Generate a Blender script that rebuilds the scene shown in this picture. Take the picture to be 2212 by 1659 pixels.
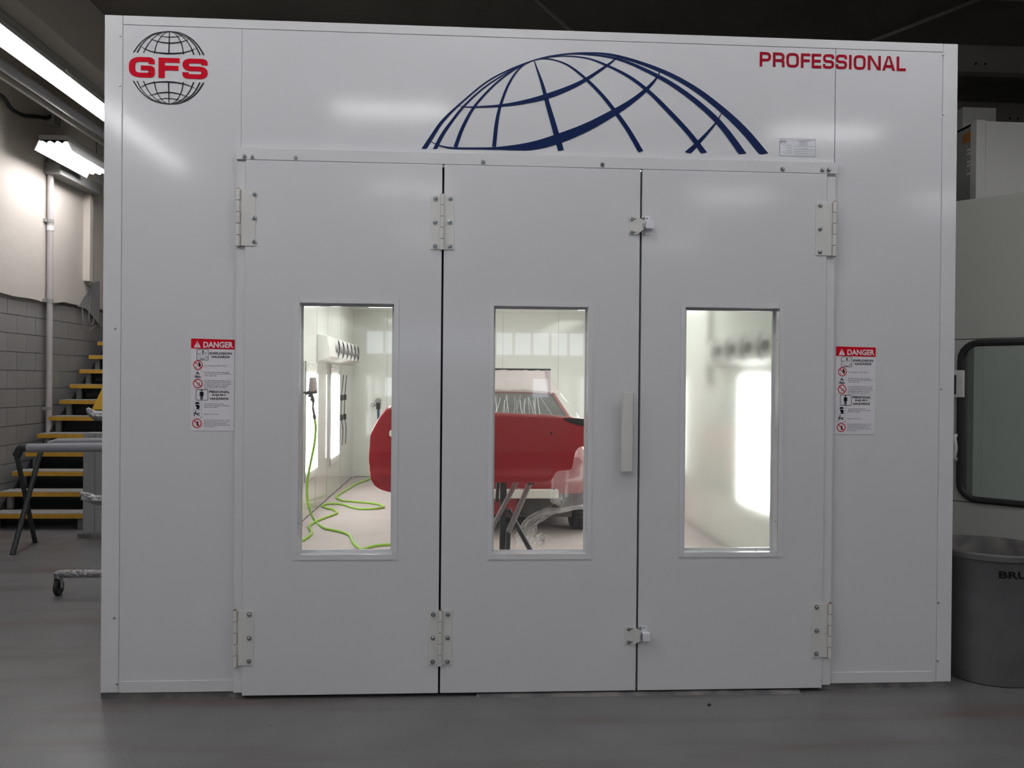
import bpy, bmesh, math, random
from mathutils import Vector, Matrix, noise
random.seed(7)
R = math.radians
scn = bpy.context.scene
for o in list(bpy.data.objects):
    bpy.data.objects.remove(o)
COL = scn.collection

# ------------------------------------------------------------------ camera
CAM = Vector((1.73463, -4.16579, 1.56814))
YAW, PITCH, ROLL, FPX = 0.06067, -0.00453, 0.00893, 1806.62
_f = Vector((math.sin(YAW)*math.cos(PITCH), math.cos(YAW)*math.cos(PITCH), math.sin(PITCH)))
_r = Vector((math.cos(YAW), -math.sin(YAW), 0)); _u = _r.cross(_f)
RT = _r*math.cos(ROLL) + _u*math.sin(ROLL); UP = -_r*math.sin(ROLL) + _u*math.cos(ROLL)
cd = bpy.data.cameras.new('camera'); cam = bpy.data.objects.new('camera', cd); COL.objects.link(cam)
cd.sensor_width = 36; cd.lens = FPX/2212*36; cd.clip_start = 0.05; cd.clip_end = 100
cam.matrix_world = Matrix(((RT.x, UP.x, -_f.x, CAM.x), (RT.y, UP.y, -_f.y, CAM.y), (RT.z, UP.z, -_f.z, CAM.z), (0, 0, 0, 1)))
scn.camera = cam

# ------------------------------------------------------------------ world, exposure
w = bpy.data.worlds.new('world'); scn.world = w; w.use_nodes = True
w.node_tree.nodes['Background'].inputs[0].default_value = (0.5, 0.52, 0.55, 1)
w.node_tree.nodes['Background'].inputs[1].default_value = 0.02
scn.view_settings.view_transform = 'Standard'; scn.view_settings.look = 'None'
scn.view_settings.exposure = 0.0; scn.view_settings.gamma = 1.0; scn.view_settings.use_curve_mapping = False
HALL_L = 41.5      # radiance of the hall tubes
LEFT_L = 16.0      # radiance of the tubes along the left wall, set dimmer for the cream wall
BOOTH_L = 6.3      # radiance of the booth wall lights
DAY_L = 3.2        # daylight in the garage door panes

def ray(px, py):
    return _f*FPX + RT*(px-1106) - UP*(py-829.5)
def P(px, py, y=0.0):            # point on a plane facing the camera, y = const
    d = ray(px, py); t = (y-CAM.y)/d.y; return CAM + d*t
def PX(px, py, x):
    d = ray(px, py); t = (x-CAM.x)/d.x; return CAM + d*t
def PZ(px, py, z=0.0):
    d = ray(px, py); t = (z-CAM.z)/d.z; return CAM + d*t

# ------------------------------------------------------------------ materials
def mat(name, col, rough=0.5, metal=0.0, emit=None, bump=None, var=None, spec=None, coat=0, bscale=40):
    m = bpy.data.materials.new(name); m.use_nodes = True
    nt = m.node_tree; b = nt.nodes['Principled BSDF']
    b.inputs['Base Color'].default_value = (*col, 1)
    b.inputs['Roughness'].default_value = rough; b.inputs['Metallic'].default_value = metal
    if spec is not None: b.inputs['Specular IOR Level'].default_value = spec
    if coat: b.inputs['Coat Weight'].default_value = coat; b.inputs['Coat Roughness'].default_value = 0.04
    if emit:
        b.inputs['Emission Color'].default_value = (*emit[0], 1); b.inputs['Emission Strength'].default_value = emit[1]
    if var or bump:
        tc = nt.nodes.new('ShaderNodeTexCoord')
    if var:      # (scale, second colour, amount)
        n = nt.nodes.new('ShaderNodeTexNoise'); n.inputs['Scale'].default_value = var[0]; n.inputs['Detail'].default_value = 6
        nt.links.new(tc.outputs['Object'], n.inputs['Vector'])
        rp = nt.nodes.new('ShaderNodeValToRGB'); rp.color_ramp.elements[0].position = 0.5-0.5*var[2]; rp.color_ramp.elements[1].position = 0.5+0.5*var[2]
        rp.color_ramp.elements[0].color = (*col, 1); rp.color_ramp.elements[1].color = (*var[1], 1)
        nt.links.new(n.outputs[0], rp.inputs[0]); nt.links.new(rp.outputs[0], b.inputs['Base Color'])
    if bump:
        n2 = nt.nodes.new('ShaderNodeTexNoise'); n2.inputs['Scale'].default_value = bscale; n2.inputs['Detail'].default_value = 3
        bp = nt.nodes.new('ShaderNodeBump'); bp.inputs['Strength'].default_value = bump[0]; bp.inputs['Distance'].default_value = bump[1]
        nt.links.new(tc.outputs['Object'], n2.inputs['Vector']); nt.links.new(n2.outputs[0], bp.inputs['Height'])
        nt.links.new(bp.outputs[0], b.inputs['Normal'])
    return m
def mixmat(name, col, rough, a, fres=True, tint=(1, 1, 1)):      # thin clear sheet: transparent + reflection (+ a little milkiness a)
    m = bpy.data.materials.new(name); m.use_nodes = True; nt = m.node_tree; nt.nodes.clear()
    o = nt.nodes.new('ShaderNodeOutputMaterial'); t = nt.nodes.new('ShaderNodeBsdfTransparent'); t.inputs[0].default_value = (*tint, 1)
    g = nt.nodes.new('ShaderNodeBsdfGlossy'); g.inputs['Roughness'].default_value = rough
    d = nt.nodes.new('ShaderNodeBsdfDiffuse'); d.inputs[0].default_value = (*col, 1)
    fr = nt.nodes.new('ShaderNodeFresnel'); ge = nt.nodes.new('ShaderNodeNewGeometry'); mt = nt.nodes.new('ShaderNodeMath'); mt.operation = 'MULTIPLY_ADD'; mt.inputs[1].default_value = -0.8333; mt.inputs[2].default_value = 1.5
    nt.links.new(ge.outputs['Backfacing'], mt.inputs[0]); nt.links.new(mt.outputs[0], fr.inputs[0])
    m1 = nt.nodes.new('ShaderNodeMixShader'); m1.inputs[0].default_value = a
    m2 = nt.nodes.new('ShaderNodeMixShader')
    nt.links.new(t.outputs[0], m1.inputs[1]); nt.links.new(d.outputs[0], m1.inputs[2])
    nt.links.new(fr.outputs[0], m2.inputs[0]); nt.links.new(m1.outputs[0], m2.inputs[1]); nt.links.new(g.outputs[0], m2.inputs[2])
    nt.links.new(m2.outputs[0], o.inputs[0]); return m

M = {}
M['booth'] = mat('booth_white_enamel', (0.70, 0.71, 0.735), 0.115, spec=0.32, bump=(0.02, 0.01), bscale=1.1)
M['trim'] = mat('booth_trim_enamel', (0.72, 0.73, 0.75), 0.12, spec=0.32)
M['cream'] = mat('cream_hinge_enamel', (0.69, 0.695, 0.672), 0.2)
M['latch'] = mat('latch_white', (0.80, 0.80, 0.86), 0.3)
M['inner'] = mat('booth_inner_enamel', (0.80, 0.83, 0.78), 0.10)
M['seam'] = mat('dark_gap', (0.03, 0.03, 0.035), 0.7)
M['base'] = mat('base_channel', (0.10, 0.10, 0.105), 0.6, var=(9, (0.22, 0.21, 0.20), 0.25))
M['steel'] = mat('zinc_bolt', (0.42, 0.45, 0.47), 0.3, 1.0)
M['rust'] = mat('rusty_knuckle_line', (0.22, 0.10, 0.06), 0.8)
M['red'] = mat('vinyl_red', (0.56, 0.003, 0.018), 0.5, spec=0.06)
M['dred'] = mat('vinyl_dark_red', (0.33, 0.003, 0.018), 0.5, spec=0.06)
M['navy'] = mat('vinyl_navy', (0.006, 0.018, 0.085), 0.45, spec=0.12)
M['black'] = mat('vinyl_black', (0.010, 0.012, 0.012), 0.5, spec=0.1)
M['ink'] = mat('print_grey', (0.13, 0.13, 0.17), 0.6)
M['ink2'] = mat('print_light_grey', (0.34, 0.36, 0.42), 0.6)
M['label'] = mat('label_white', (0.80, 0.79, 0.83), 0.45)
M['signred'] = mat('sign_red', (0.60, 0.006, 0.02), 0.5, spec=0.06)
M['pale'] = mat('plate_white', (0.76, 0.78, 0.83), 0.25)
M['tube'] = mat('lit_tube', (1, 1, 1), 0.5, emit=((1.0, 0.985, 1.0), HALL_L))
M['ltube'] = mat('lit_dimmed_tube', (1, 1, 1), 0.5, emit=((1.0, 0.975, 0.99), LEFT_L))
M['btube'] = mat('lit_booth_tube', (1, 1, 1), 0.5, emit=((0.97, 1.0, 0.96), BOOTH_L))
M['day'] = mat('daylit_pane', (0.8, 0.85, 0.9), 0.3, emit=((0.78, 0.88, 1.0), DAY_L))
M['reflector'] = mat('white_reflector', (0.82, 0.82, 0.8), 0.35)
M['housing'] = mat('fixture_housing', (0.33, 0.33, 0.31), 0.5)
M['block'] = mat('grey_painted_block', (0.25, 0.243, 0.24), 0.75, bump=(0.5, 0.004), bscale=90, var=(2.2, (0.29, 0.28, 0.275), 0.5))
M['mortar'] = mat('block_joint', (0.165, 0.16, 0.16), 0.9)
M['plaster'] = mat('cream_plaster', (0.62, 0.57, 0.51), 0.8, bump=(0.25, 0.01), bscale=14, var=(1.5, (0.66, 0.61, 0.56), 0.5))
M['dpipe'] = mat('grey_overhead_pipe', (0.40, 0.41, 0.44), 0.35)
M['pipe'] = mat('painted_pipe', (0.50, 0.47, 0.47), 0.45)
M['floorb'] = mat('booth_floor', (0.48, 0.42, 0.41), 0.7, var=(3, (0.53, 0.47, 0.455), 0.4), bump=(0.3, 0.003), bscale=120)
M['ceil'] = mat('dark_deck', (0.26, 0.245, 0.215), 0.85, var=(1.2, (0.31, 0.295, 0.265), 0.6))
M['beam'] = mat('painted_beam', (0.46, 0.44, 0.40), 0.7, var=(2.5, (0.52, 0.50, 0.46), 0.5))
M['soffit'] = mat('brown_soffit', (0.50, 0.455, 0.415), 0.8, var=(1.2, (0.56, 0.51, 0.47), 0.5))
M['hall'] = mat('hall_wall', (0.30, 0.29, 0.275), 0.8, var=(1, (0.34, 0.33, 0.31), 0.5))
M['hall2'] = mat('hall_wall_cream', (0.62, 0.60, 0.56), 0.8, var=(1, (0.66, 0.64, 0.6), 0.5))
M['tread'] = mat('grey_tread', (0.30, 0.29, 0.285), 0.7, var=(20, (0.34, 0.33, 0.32), 0.4))
M['yellow'] = mat('yellow_nosing', (0.62, 0.34, 0.03), 0.6, var=(14, (0.50, 0.27, 0.03), 0.4))
M['bracket'] = mat('grey_bracket', (0.22, 0.22, 0.215), 0.7)
M['dark'] = mat('dark_void', (0.02, 0.02, 0.02), 0.9)
M['foam'] = mat('foam_padding', (0.30, 0.31, 0.34), 0.65, bump=(0.5, 0.01), bscale=25)
M['dsteel'] = mat('dark_steel_tube', (0.055, 0.06, 0.062), 0.45, 0.5)
M['foil'] = mat('foil_wrap', (0.42, 0.42, 0.44), 0.28, 0.85, bump=(1.0, 0.03), bscale=55)
M['rubber'] = mat('black_rubber', (0.015, 0.015, 0.016), 0.6)
M['post'] = mat('grey_post', (0.31, 0.31, 0.315), 0.6)
M['cone'] = mat('yellow_plastic', (0.85, 0.50, 0.05), 0.5)
M['can'] = mat('grey_bin_plastic', (0.085, 0.088, 0.092), 0.5, var=(6, (0.115, 0.115, 0.12), 0.4), bump=(0.2, 0.004), bscale=60)
M['canin'] = mat('dirty_bin_inside', (0.12, 0.115, 0.115), 0.7, var=(9, (0.24, 0.23, 0.22), 0.3))
M['door2'] = mat('aged_white_enamel', (0.47, 0.475, 0.445), 0.5)
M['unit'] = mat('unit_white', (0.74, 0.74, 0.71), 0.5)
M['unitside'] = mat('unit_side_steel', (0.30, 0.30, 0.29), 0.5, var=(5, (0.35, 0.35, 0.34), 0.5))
M['glass'] = mixmat('clear_pane', (0.9, 0.95, 0.92), 0.02, 0.010)
M['gglass'] = mixmat('green_pane', (0.5, 0.54, 0.52), 0.03, 0.08, tint=(0.80, 0.85, 0.83))
M['film'] = mixmat('clear_film', (0.72, 0.60, 0.63), 0.3, 0.55)
M['film3'] = mixmat('stretched_film', (0.85, 0.85, 0.86), 0.08, 0.07)
M['film2'] = mixmat('crumpled_film', (0.75, 0.72, 0.73), 0.35, 0.22)
hz = bpy.data.materials.new('hazy_pane'); hz.use_nodes = True
b = hz.node_tree.nodes['Principled BSDF']; b.inputs['Base Color'].default_value = (0.97, 0.99, 0.98, 1); b.inputs['Transmission Weight'].default_value = 1.0
b.inputs['Roughness'].default_value = 0.10; b.inputs['IOR'].default_value = 1.45; M['haze'] = hz
M['carred'] = mat('car_red_paint', (0.30, 0.010, 0.02), 0.3, coat=0.4)
M['bumpred'] = mat('bumper_red_paint', (0.55, 0.006, 0.022), 0.2, coat=0.15, spec=0.35)
M['under'] = mat('dark_underbody', (0.035, 0.033, 0.03), 0.8, var=(8, (0.075, 0.065, 0.055), 0.5))
M['bbeam'] = mat('cream_bumper_beam', (0.66, 0.64, 0.58), 0.45)
M['wshield'] = mat('dark_windshield', (0.022, 0.030, 0.034), 0.06, coat=0.1)
M['rim'] = mat('wheel_rim', (0.5, 0.5, 0.52), 0.3, 0.9)
M['hose'] = mat('lime_hose', (0.33, 0.62, 0.06), 0.45)
M['gun'] = mat('gun_metal', (0.10, 0.095, 0.10), 0.35, 0.6)
M['cup'] = mat('gun_cup', (0.40, 0.35, 0.34), 0.4)
M['blue'] = mat('blue_hose', (0.04, 0.10, 0.22), 0.5)
M['orange'] = mat('orange_print', (0.45, 0.18, 0.04), 0.6)

# hall floor: grey paint with soft stains, reddish tyre smears
def floor_mat():
    m = bpy.data.materials.new('hall_floor_paint'); m.use_nodes = True; nt = m.node_tree; b = nt.nodes['Principled BSDF']
    L = nt.links.new; tc = nt.nodes.new('ShaderNodeTexCoord')
    def nz(scale, det, vec=None):
        n = nt.nodes.new('ShaderNodeTexNoise'); n.inputs['Scale'].default_value = scale; n.inputs['Detail'].default_value = det
        L(vec or tc.outputs['Object'], n.inputs['Vector']); return n
    def ramp(n, a, c, ca, cb):
        r = nt.nodes.new('ShaderNodeValToRGB'); r.color_ramp.elements[0].position = a; r.color_ramp.elements[1].position = c
        r.color_ramp.elements[0].color = (*ca, 1); r.color_ramp.elements[1].color = (*cb, 1); L(n.outputs[0], r.inputs[0]); return r
    base = ramp(nz(1.1, 7), 0.3, 0.7, (0.138, 0.138, 0.142), (0.172, 0.172, 0.176))
    mp = nt.nodes.new('ShaderNodeMapping'); mp.inputs['Rotation'].default_value = (0, 0, R(-38)); mp.inputs['Scale'].default_value = (0.45, 3.2, 1)
    L(tc.outputs['Object'], mp.inputs['Vector'])
    sm = ramp(nz(1.3, 4, mp.outputs[0]), 0.50, 0.68, (0, 0, 0), (1, 1, 1))
    mx = nt.nodes.new('ShaderNodeMixRGB'); mx.inputs[2].default_value = (0.128, 0.10, 0.096, 1); L(sm.outputs[0], mx.inputs[0]); L(base.outputs[0], mx.inputs[1])
    sp = ramp(nz(22, 2), 0.71, 0.74, (0, 0, 0), (0.6, 0.6, 0.6))
    mx2 = nt.nodes.new('ShaderNodeMixRGB'); mx2.inputs[2].default_value = (0.10, 0.07, 0.065, 1); L(sp.outputs[0], mx2.inputs[0]); L(mx.outputs[0], mx2.inputs[1])
    L(mx2.outputs[0], b.inputs['Base Color'])
    rr = ramp(nz(2.5, 5), 0.3, 0.7, (0.34,)*3, (0.5,)*3); L(rr.outputs[0], b.inputs['Roughness'])
    bp = nt.nodes.new('ShaderNodeBump'); bp.inputs['Strength'].default_value = 0.25; bp.inputs['Distance'].default_value = 0.004
    n5 = nz(60, 3); L(n5.outputs[0], bp.inputs['Height']); L(bp.outputs[0], b.inputs['Normal'])
    return m
M['floor'] = floor_mat()

# ------------------------------------------------------------------ helpers
def link(name, me, m, parent=None):
    o = bpy.data.objects.new(name, me); COL.objects.link(o)
    if m is not None and not me.materials:
        for k in (m if isinstance(m, (list, tuple)) else [m]): me.materials.append(M[k] if isinstance(k, str) else k)
    if parent is not None: o.parent = parent
    return o
def obj(name, bm, m, parent=None, smooth=False, bevel=0.0, label=None):
    bmesh.ops.recalc_face_normals(bm, faces=bm.faces[:])
    me = bpy.data.meshes.new(name); bm.to_mesh(me); bm.free()
    if smooth:
        for p in me.polygons: p.use_smooth = True
        try: me.set_sharp_from_angle(angle=R(40))
        except Exception: pass
    o = link(name, me, m, parent)
    if bevel:
        md = o.modifiers.new('edge', 'BEVEL'); md.width = bevel; md.segments = 2; md.limit_method = 'ANGLE'
    if label: o['label'] = label
    return o
def thing(name, label, cat, loc=(0, 0, 0), group=None):
    o = bpy.data.objects.new(name, None); COL.objects.link(o); o.location = loc; o.empty_display_size = 0.1
    o['label'] = label; o['category'] = cat
    if group: o['group'] = group
    o['_l'] = 1
    del o['_l']
    return o
def tag(o, label, cat, group=None):
    o['label'] = label; o['category'] = cat
    if group: o['group'] = group
    return o
def struct(o): o['kind'] = 'structure'; return o
def attach(ch, par):      # keep children built in world coordinates where they are
    ch.parent = par; ch.matrix_parent_inverse = Matrix.Translation(-par.location); return ch
def B(): return bmesh.new()
def box(bm, x0, x1, y0, y1, z0, z1, mi=0):
    v = [bm.verts.new((x, y, z)) for z in (z0, z1) for y in (y0, y1) for x in (x0, x1)]
    for f in ((0, 1, 3, 2), (4, 6, 7, 5), (0, 4, 5, 1), (2, 3, 7, 6), (0, 2, 6, 4), (1, 5, 7, 3)):
        bm.faces.new([v[i] for i in f]).material_index = mi
def bx(x0, x1, y0, y1, z0, z1):
    bm = B(); box(bm, x0, x1, y0, y1, z0, z1); return bm
def ringbox(bm, o, i, y0, y1):      # rectangular ring in XZ: o,i = (x0,x1,z0,z1), one seamless mesh
    def loop(r, y): return [bm.verts.new(c) for c in ((r[0], y, r[2]), (r[1], y, r[2]), (r[1], y, r[3]), (r[0], y, r[3]))]
    a, b2, c, d = loop(o, y0), loop(i, y0), loop(o, y1), loop(i, y1)
    for k in range(4):
        j = (k+1) % 4
        bm.faces.new((a[k], a[j], b2[j], b2[k])); bm.faces.new((c[k], d[k], d[j], c[j]))
        bm.faces.new((a[k], c[k], c[j], a[j])); bm.faces.new((b2[k], b2[j], d[j], d[k]))
def poly(bm, pts, mi=0):
    f = bm.faces.new([bm.verts.new(p) for p in pts]); f.material_index = mi; return f
def prism(bm, pts, off):      # polygon extruded by vector off
    a = [bm.verts.new(p) for p in pts]; b2 = [bm.verts.new(Vector(p)+Vector(off)) for p in pts]; n = len(pts)
    bm.faces.new(a); bm.faces.new(b2[::-1])
    for k in range(n): bm.faces.new((a[k], b2[k], b2[(k+1) % n], a[(k+1) % n]))
def catmull(pts, n=10):
    pts = [Vector(p) for p in pts]; out = []
    q = [pts[0]*2-pts[1]] + pts + [pts[-1]*2-pts[-2]]
    for i in range(1, len(q)-2):
        for k in range(n):
            t = k/n; a, b2, c, d = q[i-1:i+3]
            out.append(0.5*((2*b2)+(c-a)*t+(2*a-5*b2+4*c-d)*t*t+(-a+3*b2-3*c+d)*t**3))
    out.append(pts[-1]); return out
def tube(bm, pts, rad, seg=10, caps=True):
    pts = [Vector(p) for p in pts]; rads = rad if isinstance(rad, (list, tuple)) else [rad]*len(pts)
    rings = []; prev = None
    for i, p in enumerate(pts):
        t = (pts[min(i+1, len(pts)-1)]-pts[max(i-1, 0)]).normalized()
        if prev is None:
            ref = Vector((0, 0, 1)) if abs(t.z) < 0.9 else Vector((1, 0, 0)); n = t.cross(ref).normalized()
        else:
            n = prev - t*prev.dot(t); n = n.normalized() if n.length > 1e-6 else prev
        prev = n; bn = t.cross(n)
        rings.append([bm.verts.new(p+(n*math.cos(a)+bn*math.sin(a))*rads[i]) for a in [2*math.pi*k/seg for k in range(seg)]])
    for i in range(len(rings)-1):
        for k in range(seg):
            j = (k+1) % seg; bm.faces.new((rings[i][k], rings[i][j], rings[i+1][j], rings[i+1][k]))
    if caps: bm.faces.new(rings[0][::-1]); bm.faces.new(rings[-1])
def lathe(bm, prof, c=(0, 0, 0), seg=32, axis='z', capends=False):
    rings = []
    for r, z in prof:
        rg = []
        for k in range(seg):
            a = 2*math.pi*k/seg; p = (r*math.cos(a), r*math.sin(a), z)
            if axis == 'y': p = (p[0], -p[2], p[1])
            if axis == 'x': p = (p[2], p[0], p[1])
            rg.append(bm.verts.new(Vector(p)+Vector(c)))
        rings.append(rg)
    for i in range(len(rings)-1):
        for k in range(seg):
            j = (k+1) % seg; bm.faces.new((rings[i][k], rings[i][j], rings[i+1][j], rings[i+1][k]))
    if capends: bm.faces.new(rings[0][::-1]); bm.faces.new(rings[-1])

# ------------------------------------------------------------------ setting: hall
XL, XR, YF, YB, ZC = -3.17, 11.5, -14.0, 13.5, 5.75
struct(obj('floor', bx(XL-0.3, XR, YF, YB, -0.2, 0), 'floor'))
struct(obj('ceiling', bx(XL-0.3, XR, YF, YB, ZC, ZC+0.1), 'ceil'))
struct(obj('wall_back', bx(XL-0.3, XR, YB, YB+0.2, 0, ZC), 'hall'))
struct(obj('wall_right', bx(XR, XR+0.2, YF, YB, 0, ZC), 'hall2'))
wf = struct(obj('wall_front', bx(XL-0.3, XR, YF-0.2, YF, 0, ZC), 'hall2'))
# left wall: painted block below, cream plaster proud above, with a ragged lower edge
wl = struct(obj('wall_left', bx(XL-0.3, XL-0.03, YF, YB, 0, ZC), 'mortar'))
bmn = bx(0, 0.028, 0.003, 0.397, 0.003, 0.2005); blk = bpy.data.meshes.new('concrete_block'); bmn.to_mesh(blk); bmn.free(); blk.materials.append(M['block'])
for r in range(12):
    y = 2.6 - (0.2 if r % 2 else 0)
    while y < 11.1:
        o = bpy.data.objects.new('concrete_block', blk); COL.objects.link(o); o.parent = wl
        o.location = (XL-0.03+random.uniform(-0.0015, 0.0015), y, 0.0+r*0.2035)
        y += 0.4
bm = B()
box(bm, XL-0.03, XL-0.004, YF, 2.4, 0, 2.45)
obj('block_facing', bm, 'block', wl)
edge = [(YF, 2.46), (2.0, 2.47)] + [tuple(PX(px, py, XL))[1:] for px, py in ((0, 633), (25, 640), (62, 645), (75, 648), (98, 656), (112, 655), (134, 652), (150, 656), (172, 661), (183, 661))] + [(YB, 2.41)]
edge = [tuple(e) for e in edge]
bm = B(); prism(bm, [(XL-0.03, a, b_) for a, b_ in edge] + [(XL-0.03, YB, ZC), (XL-0.03, YF, ZC)], (0.06, 0, 0))
obj('plaster_facing', bm, 'plaster', wl)
# column, ledge and grey patch at the far end of the cream wall
struct(obj('trim_1', bx(XL+0.03, XL+0.115, 6.93, 7.02, 2.80, 3.92), 'plaster'))
bm = B(); v = [PX(px, py, XL+0.034) for px, py in ((168, 662), (199, 611), (214, 607), (214, 700), (186, 668))]; prism(bm, v, (0.008, 0, 0))
struct(obj('trim_2', bm, 'post'))
struct(obj('trim_16', bx(XL+0.03, XL+0.22, 5.9, 7.05, 3.925, 4.06), 'bracket'))
# low soffit along the left wall with its fascia, and dark ceiling beams
struct(obj('trim_3', bx(-2.12, -1.58, -9.0, YB, 4.36, 4.9), 'soffit'))
for k, y in enumerate((-10.2, -8.2, -6.2, -4.2, -2.2, -0.2, 1.8, 3.8, 5.8, 7.8, 9.8, 11.8)):
    bm = B(); box(bm, XL, XR, y, y+0.03, 5.42, ZC); box(bm, XL, XR, y-0.06, y+0.09, 5.40, 5.425)
    bmo = struct(obj('trim_%d' % (k+4), bm, 'beam'))
    if 3 < y < 9:
        for q in range(int((XR-XL)/0.9)):
            for dx in (0, 0.12):
                h = B(); lathe(h, [(0.014, 0.0), (0.014, 0.012)], (XL+0.4+q*0.9+dx, y, 5.52), 8, 'y', True); obj('bolt_head', h, 'dark', bmo)
rods = ['slim brace rod slanting to the dark beam above the big blue globe', 'slim brace rod between rear ceiling beams, just left of the globe top', 'long slim brace rod slanting above the top right booth corner', 'slim brace rod between ceiling beams beside the louvred heater', 'slim brace rod between rear ceiling beams, second from the louvred heater']
for a, b_ in (((1.9, 3.9, 5.7), (3.3, 5.7, 5.45)), ((2.9, 6.0, 5.7), (2.2, 7.8, 5.45)), ((7.3, 4.4, 5.7), (4.9, 7.7, 5.4)), ((-0.5, 6.0, 5.7), (0.4, 7.8, 5.45)), ((0.7, 6.0, 5.7), (1.2, 7.8, 5.45))):
    bm = B(); tube(bm, [a, b_], 0.022, 8)
    tag(obj('brace_rod', bm, 'beam'), rods.pop(0), 'rod', 'diagonal rods between ceiling beams')
# dark louvred heater hanging from the ceiling above the booth's logo
h = thing('ceiling_heater', 'dark louvred heater box hanging behind the booth top above the round logo', 'heater', (-0.1, 6.6, 5.0))
def A(o, p): return attach(o, p)
A(obj('casing', bx(-1.25, 0.25, 6.6, 7.2, 5.02, 5.65), 'under'), h)
for k in range(6):
    A(obj('louvre', bx(-1.2+k*0.24, -1.02+k*0.24, 6.57, 6.6, 5.1, 5.5), 'dark'), h)

# garage door behind the camera, daylit panes (mirrored in the booth windows)
g = struct(obj('door_1', bx(-0.5, 4.6, YF, YF+0.05, 0, 3.6), 'unit'))
for r_, (z0, z1) in enumerate(((2.12, 2.60), (1.2, 1.6))):
    for k in range(12):
        x0 = -0.3+k*0.40
        if r_ == 0 or k in (1, 9): obj('pane', bx(x0, x0+0.34, YF+0.05, YF+0.07, z0, z1), 'day', g)

# ------------------------------------------------------------------ lamps of the hall
def strip_lamp(x0, x1, y0, y1, z, label, along, group=None, tubes=2, tm='tube', tr=0.019, sk=0.0):
    zs = z-sk
    cx, cy = (x0+x1)/2, (y0+y1)/2
    t = thing('strip_light', label, 'light', (cx, cy, z), group)
    bm = B(); box(bm, x0+0.04 if along == 'y' else x0, x1-0.04 if along == 'y' else x1, y0+(0.04 if along == 'x' else 0), y1-(0.04 if along == 'x' else 0), z+0.05, z+0.11)
    A(obj('housing', bm, 'housing'), t)
    bm = B()      # folded reflector, open below
    if along == 'y':
        prism(bm, [(x0, y0, zs-0.01), (x0+0.05, y0, z+0.05), (x1-0.05, y0, z+0.05), (x1, y0, zs-0.01), (x1+0.004, y0, zs-0.005), (x1-0.045, y0, z+0.058), (x0+0.045, y0, z+0.058), (x0-0.004, y0, zs-0.005)], (0, y1-y0, 0))
    else:
        prism(bm, [(x0, y0, zs-0.01), (x0, y0+0.05, z+0.05), (x0, y1-0.05, z+0.05), (x0, y1, zs-0.01), (x0, y1+0.004, zs-0.005), (x0, y1-0.045, z+0.058), (x0, y0+0.045, z+0.058), (x0, y0-0.004, zs-0.005)], (x1-x0, 0, 0))
    A(obj('reflector', bm, 'reflector'), t)
    for k in range(tubes):
        f = (k+0.5)/tubes; bm = B()
        if along == 'y':
            ed = 0.012 if tr > 0.02 else 0.03; xx = x0+0.03+(x1-x0-0.06)*f; tube(bm, [(xx, y0+ed, z+0.018), (xx, y1-ed, z+0.018)], tr, 8)
        else:
            yy = y0+0.03+(y1-y0-0.06)*f; tube(bm, [(x0+0.03, yy, z+0.018), (x1-0.03, yy, z+0.018)], tr, 8)
        A(obj('tube', bm, tm, smooth=True), t)
    top = ZC if not (-2.12 < cx < -1.58 and cy > -9) else 4.36
    if top-z-0.11 > 0.03:
        for s in (0.15, 0.85):
            px_, py_ = (cx, y0+(y1-y0)*s) if along == 'y' else (x0+(x1-x0)*s, cy)
            A(obj('hanger', bx(px_-0.006, px_+0.006, py_-0.006, py_+0.006, z+0.11, top), 'housing'), t)
    return t
LX0, LX1 = -1.94, -1.70
strip_lamp(LX0, LX1, 0.95, 3.385, 4.2, 'long bright strip light high at the left, nearer length of the row', 'y', tm='ltube', tr=0.032, sk=0.012)
strip_lamp(LX0, LX1, 3.39, 5.82, 4.2, 'bright strip light running behind the booth edge, farther length of the row', 'y', tm='ltube', tr=0.032, sk=0.012)
strip_lamp(LX0, LX1, -6.75, -4.35, 4.2, 'strip light behind the viewer mirrored as the slanting streak under the round logo', 'y')
strip_lamp(LX0, LX1, -4.30, -1.90, 4.2, 'strip light above the viewer in the left row', 'y')
strip_lamp(-2.86, -2.47, 5.12, 6.38, 4.05, 'short wide four tube light hanging by the cream wall over the stairs', 'y', tubes=4, tm='ltube', tr=0.03, sk=0.045)
G = 'strip lights above and behind the viewer'
for x0, x1, y in ((0.45, 1.62, -4.1), (4.95, 6.15, -4.45), (0.40, 1.55, -7.5), (4.95, 6.1, -7.5), (0.5, 1.7, -11), (5.0, 6.2, -11), (-0.9, 0.3, -1.35), (1.3, 2.5, -1.35), (3.5, 4.7, -1.35), (5.7, 6.9, -1.35), (8.2, 9.4, -4.45), (8.2, 9.4, -7.5)):
    lb = {(0.45, -4.1): 'strip light mirrored as the bright streak left of the blue globe', (4.95, -4.45): 'strip light mirrored as the bright streak below the word PROFESSIONAL', (0.40, -7.5): 'strip light mirrored faintly on the left door above its window', (4.95, -7.5): 'strip light mirrored faintly on the right door above its window'}.get((x0, y))
    strip_lamp(x0, x1, y-0.12, y+0.12, 4.2, lb or 'unseen strip light added above and behind the viewer to brighten the booth front', 'x', G)  # lamps without a mirrored streak are unseen, added to brighten the booth front
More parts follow.
